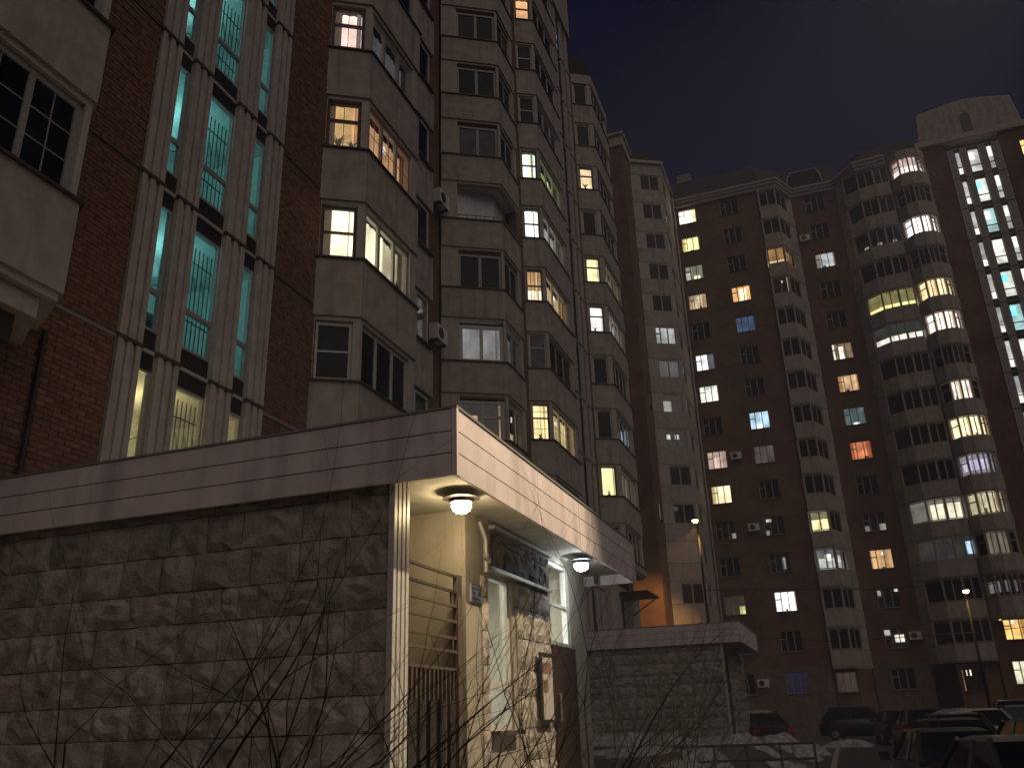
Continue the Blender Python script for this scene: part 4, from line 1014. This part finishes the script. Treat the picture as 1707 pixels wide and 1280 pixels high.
street_lamp((10.2, -5.4, GZ - .3), 12.0, .5, (1.0, .80, .52), 20, 9500, 'tall lamp across the drive turned towards the canopy front', R(40), 0, (0, 1), (7.9, 3.3, .6))
b = MB()
b.tube([(50.2, 6.6, 4.2), (53, 0, 3.6), (56, -8, 3.9), (60, -24, 5.2)], .02, 5)
b.tube([(50.2, 6.6, 6.6), (54, -3, 6.35), (58, -12, 7.0), (62, -24, 8.2)], .02, 5)
tag(b.build('overhead_cable', M['polepaint']), 'pair of thin dark cables strung from the tall lamp across the yard', 'cable')

# ================================================================== CARS
def car(loc, rz, col, label, kind='sedan', snow=False, rough=.3):
    loc = (loc[0], loc[1], max(loc[2], GZ) + yz(loc[0]) - GZ + .016)
    T = thing('parked_car', label, 'car', loc, rz, 'cars parked in the yard')
    paint = plain('car_paint', col, rough, .6)
    L, Wd = (4.5, .88) if kind == 'sedan' else (4.4, .92) if kind == 'suv' else (4.0, .84)
    hood, roof, belt = (.86, 1.45, .92) if kind == 'sedan' else (1.05, 1.72, 1.10) if kind == 'suv' else (.92, 1.5, .98)
    # lower body stations: x, half width, bottom, top
    st = [(-L / 2, .55 * Wd, .38, hood - .22), (-L / 2 + .12, .86 * Wd, .26, hood - .08), (-L / 2 + .9, Wd, .22, hood), (-L / 2 + 1.25, Wd, .22, belt), (0, Wd, .2, belt + .02), (L / 2 - .95, Wd, .22, belt + .03), (L / 2 - .12, .9 * Wd, .26, belt - .02), (L / 2, .66 * Wd, .40, belt - .22)]
    b = MB(); rows = []
    for (x, w, z0, z1) in st:
        ring = [(x, -w * .86, z0), (x, -w, z0 + .16), (x, -w * .985, (z0 + z1) / 2 + .06), (x, -w * .90, z1 - .05), (x, -w * .74, z1), (x, 0, z1 + .03), (x, w * .74, z1), (x, w * .90, z1 - .05), (x, w * .985, (z0 + z1) / 2 + .06), (x, w, z0 + .16), (x, w * .86, z0)]
        rows.append(len(b.v)); b.v += ring
    n = 11
    for a, c_ in zip(rows[:-1], rows[1:]):
        for j in range(n): b.f.append((a + j, a + (j + 1) % n, c_ + (j + 1) % n, c_ + j)); b.m.append(0)
    b.f.append(tuple(rows[0] + j for j in range(n))); b.f.append(tuple(rows[-1] + j for j in range(n))[::-1]); b.m += [0, 0]
    b.build('body', paint, T, True, local=True)
    xw0, xr0, xr1, xw1 = (-L / 2 + 1.15, -L / 2 + 1.85, L / 2 - 1.35, L / 2 - .55) if kind == 'sedan' else (-L / 2 + 1.1, -L / 2 + 1.7, L / 2 - .75, L / 2 - .22)
    wb, wr = Wd * .86, Wd * .66
    b = MB(); b.v += [(xr0, -wr, roof - .05), (xr1, -wr, roof - .05), (xr1, wr, roof - .05), (xr0, wr, roof - .05), (xr0 + .2, -wr * .8, roof), (xr1 - .2, -wr * .8, roof), (xr1 - .2, wr * .8, roof), (xr0 + .2, wr * .8, roof)]
    b.f += [(4, 5, 6, 7), (0, 1, 5, 4), (1, 2, 6, 5), (2, 3, 7, 6), (3, 0, 4, 7), (3, 2, 1, 0)]; b.m += [0] * 6
    for (x0, xt) in ((xw0, xr0), (xw1, xr1)):
        for sg in (-1, 1): b.tube([(x0, sg * wb, belt), (xt, sg * wr, roof - .04)], .04, 6)
    for sg in (-1, 1): b.tube([((xw0 + xw1) / 2, sg * wb, belt), ((xr0 + xr1) / 2, sg * wr, roof - .04)], .03, 6)
    b.build('roof', paint, T, local=True)
    gl = M['dark']
    b = MB(); b.face([(xw0, -wb, belt), (xw0, wb, belt), (xr0, wr, roof - .05), (xr0, -wr, roof - .05)]); b.build('windscreen', gl, T, local=True)
    b = MB(); b.face([(xw1, wb, belt), (xw1, -wb, belt), (xr1, -wr, roof - .05), (xr1, wr, roof - .05)]); b.build('rear_window', gl, T, local=True)
    for sg in (-1, 1):
        b = MB(); b.face([(xw0, sg * wb, belt), (xw1, sg * wb, belt), (xr1, sg * wr, roof - .05), (xr0, sg * wr, roof - .05)]); b.build('side_window', gl, T, local=True)
        for x in (-L / 2 + .85, L / 2 - .85):
            w = MB(); c0 = (x, sg * (Wd - .2), .33); w.tube([(x, sg * (Wd - .20), .33), (x, sg * (Wd + .01), .33)], .33, 18); wh = w.build('wheel', M['tyre'], T, local=True)
            w = MB(); w.tube([(x, sg * (Wd + .0101), .33), (x, sg * (Wd + .02), .33)], .20, 14); w.build('rim', M['rim'], wh, local=True)
        b = MB(); b.box((-L / 2 + .02, sg * Wd * .62 - .17, hood - .30), (-L / 2 + .16, sg * Wd * .62 + .17, hood - .14)); b.build('headlight', M['whitebox'], T, local=True)
        b = MB(); zt0, zt1 = (belt - .22, belt - .08) if label.find('tall red') < 0 else (belt - .2, belt + .35); b.box((L / 2 - .25, sg * Wd * .74 - .12, zt0), (L / 2 - .02 if kind == 'sedan' else L / 2 - .1, sg * Wd * .74 + .12, zt1)); b.build('tail_light', M['red'], T, local=True)
        b = MB(); b.box((xw0 + .25, sg * (Wd + .02), belt - .02), (xw0 + .38, sg * (Wd + .20), belt + .12)); b.build('wing_mirror', paint, T, local=True)
    b = MB(); b.box((-L / 2 - .015, -.26, .42), (-L / 2 + .03, .26, .53)); b.build('number_plate', M['whitebox'], T, local=True)
    b = MB(); b.box((L / 2 - .03, -.26, .52), (L / 2 + .015, .26, .63)); b.build('number_plate', M['whitebox'], T, local=True)
    b = MB(); b.box((-L / 2 + .0, -.45, .62), (-L / 2 + .045, .45, .70)); b.build('grille', M['darkmetal'], T, local=True)
    b = MB(); b.tube([(xr0 + .25, .0, roof), (xr0 + .1, .0, roof + .22)], .006, 5); b.build('aerial', M['darkmetal'], T, local=True)
    if snow:
        b = MB()
        for i in range(9):
            for j in range(7):
                x = xr0 + .1 + (xr1 - xr0 - .2) * i / 8; y = -wr * .9 + 1.8 * wr * j / 6; e = (i in (0, 8)) or (j in (0, 6)); b.v.append((x, y, roof - .03 + (0 if e else .06 + rnd.uniform(0, .05))))
        for i in range(8):
            for j in range(6): q = i * 7 + j; b.f.append((q, q + 7, q + 8, q + 1)); b.m.append(0)
        b.build('roof_snow', M['snow'], T, True, local=True)
    return T
Q = math.pi / 2
car((38.5, 3.6, GZ + .1), R(200), (.02, .014, .012), 'dark car behind the farther porch with snow patches on its roof', 'sedan', True)
car((54, -.5, GZ), R(84), (.006, .007, .007), 'large black car standing side on before the far brick block', 'suv')
car((37, -2.3, GZ), R(186), (.012, .014, .014), 'black hatchback second from the left in the parked row', 'hatch')
car((24.5, -2.15, GZ), R(184), (.02, .022, .022), 'dark saloon with snow on its bonnet in the parked row', 'sedan')
car((18.8, -1.55, GZ), R(186), (.018, .012, .012), 'dark maroon car in front of the pale saloon', 'sedan')
car((33, -3.75, GZ), R(186), (.42, .41, .38), 'pale saloon in the middle of the parked row', 'sedan')
car((52, -5.2, GZ), R(92), (.02, .018, .016), 'dark car with a warm lit roof edge at the back of the yard', 'sedan')
car((43, -6.4, GZ), R(-6), (.03, .012, .012), 'dark estate car showing its tall red tail light', 'suv')
car((13.6, -1.95, GZ), R(190), (.015, .018, .018), 'nearest dark car at the right edge with bright glints', 'sedan')
car((21, -3.5, GZ), R(186), (.012, .012, .013), 'black car behind the nearest dark one at the right edge', 'hatch')

car((46.5, -1.9, GZ), R(186), (.02, .02, .022), 'dark hatchback nearest the black side on car in the row', 'hatch')
car((47, -4.4, GZ), R(186), (.05, .045, .04), 'brownish grey saloon between the pale saloon and the back of the yard', 'sedan')
car((29, -2.7, GZ), R(184), (.03, .03, .032), 'charcoal saloon behind the snow bonneted one in the row', 'sedan', True)
car((38, -5.6, GZ), R(186), (.014, .014, .016), 'black hatchback behind the pale saloon', 'hatch')
# ================================================================== SNOW, FENCE, SHRUBS
def snow_patch(cx_, cy_, ru, rv, h, seed):
    r_ = random.Random(seed); ph = [r_.uniform(0, 6.28) for _ in range(4)]
    b = MB(); n, m = 44, 14
    for j in range(m + 1):
        for i in range(n):
            a = 2 * math.pi * i / n; k = j / m
            e = 1 + .22 * math.sin(3 * a + ph[0]) + .14 * math.sin(5 * a + ph[1]) + .1 * math.sin(9 * a + ph[2])
            u, v = cx_ + ru * k * e * math.cos(a), cy_ + rv * k * e * math.sin(a)
            b.v.append((u, v, gz(u, v) + h * (1 - k * k) * (1 + .3 * math.sin(4 * u + ph[3]) * math.sin(5 * v)) - .06 * k + .025 + r_.gauss(0, .022) * (1 - k)))
    for j in range(m):
        for i in range(n): b.f.append((j * n + i, j * n + (i + 1) % n, (j + 1) * n + (i + 1) % n, (j + 1) * n + i)); b.m.append(0)
    o = b.build('snow_patch', M['snow'], smooth=True); o['kind'] = 'structure'
for (a, c_, r1_, r2__, h, sd_) in ((28.6, 6.6, .9, 2.4, .30, 1), (28.2, 3.2, .8, 1.6, .22, 2), (33.5, 2.0, 2.0, .8, .42, 3), (37.5, 1.5, 1.6, .6, .3, 4), (22, 5.0, 2.0, 1.2, .12, 5), (17, 2.6, 1.8, .8, .1, 6), (26, 1.5, 2.2, .7, .25, 7), (11, 2.4, 1.5, .5, .08, 8), (45, .2, 1.6, 1.2, .25, 9), (20, 3.0, 1.0, .6, .2, 10)):
    snow_patch(a, c_, r1_, r2__, h, sd_)
t = thing('low_fence', 'low dark metal lawn fence beside the snow near the farther porch', 'fence', (19, 1.9, -1))
pp = [(17.0, 3.0), (17.6, 1.9), (17.9, .72)]
for a, c_ in zip(pp[:-1], pp[1:]):
    for z in (-.52, -.78):
        b = MB(); b.tube([(*a, z), (*c_, z)], .022, 6); b.build('rail', M['darkmetal'], t)
for p in pp + [((pp[0][0] + pp[1][0]) / 2, (pp[0][1] + pp[1][1]) / 2), ((pp[2][0] + pp[1][0]) / 2, (pp[2][1] + pp[1][1]) / 2)]:
    b = MB(); b.tube([(*p, -1.3), (*p, -.50)], .022, 6); b.build('post', M['darkmetal'], t)
def shrub(loc, stems, label):
    T = thing('bare_shrub', label, 'shrub', loc, 0, 'leafless shrubs in front of the entrance')
    b = MB(); r_ = random.Random(int(loc[0] * 100 + loc[1] * 37))
    def branch(p, d, ln, rad, depth):
        n = 8 if depth == 0 else 5; pts = [Vector(p)]; dd = Vector(d).normalized(); rs = [rad]
        bend = Vector((r_.uniform(-.5, .5), r_.uniform(-.7, .4), r_.uniform(-.1, .3)))
        for k in range(n):
            dd = (dd + bend * .22 + Vector((r_.gauss(0, .10), r_.gauss(0, .10), r_.gauss(0, .07)))).normalized()
            pts.append(pts[-1] + dd * ln / n); rs.append(rad * (1 - .8 * (k + 1) / n))
        b.tube(pts, rs, 5 if depth < 2 else 4, cap=False)
        if depth < 3:
            for k in range(2, n + 1):
                if r_.random() < (.8 if depth == 0 else .5):
                    a = (pts[k] - pts[k - 1]).normalized()
                    side = a.cross(Vector((r_.gauss(0, 1), r_.gauss(0, 1), r_.gauss(0, 1)))).normalized()
                    branch(pts[k], a * .85 + side * r_.uniform(.25, .6) + Vector((0, 0, .1)), ln * r_.uniform(.25, .5), rs[k] * .7, depth + 1)
    for (d, ln, rad) in stems: branch((r_.uniform(-.12, .12), r_.uniform(-.12, .12), 0), d, ln, rad, 0)
    b.build('branches', M['bark'], T, local=True)
def stems(seed, n, lean, ln):
    r_ = random.Random(seed); out = []
    for q in range(n):
        sg = .22 if lean[1] < -.5 else .40
        out.append(((lean[0] + r_.gauss(0, sg), lean[1] + r_.gauss(0, sg), .9), ln * r_.uniform(.8, 1.15), r_.uniform(.007, .0115)))
    return out
for (loc, n, lean, ln, lab) in (((2.35, 2.95, -1.25), 6, (.2, -.8), 2.1, 'leafless shrub at the far left sweeping right across the stone wall'),
        ((2.9, 2.75, -1.25), 6, (.2, -.7), 2.15, 'leafless shrub leaning right in front of the middle of the stone wall'),
        ((3.7, 2.4, -1.25), 6, (.15, -.3), 1.8, 'leafless shrub branching just left of the fluted post'),
        ((5.2, 2.5, -1.2), 6, (.15, -.05), 1.8, 'leafless shrub before the barred porch niche'),
        ((6.2, 1.85, -1.2), 7, (.25, -.2), 2.4, 'tallest leafless shrub before the brown door, reaching up to the canopy'),
        ((7.2, 2.25, -1.2), 7, (.1, -.05), 1.7, 'leafless shrub right under the notice board and brown door'),
        ((8.6, 1.75, -1.2), 9, (.15, -.1), 1.9, 'leafless shrub right of the white pillar before the second porch'),
        ((10.8, 2.0, -1.2), 8, (.1, 0), 1.6, 'low leafless shrub in front of the farther stone wall')):
    shrub(loc, stems(int(loc[0] * 10), n, lean, ln), lab)
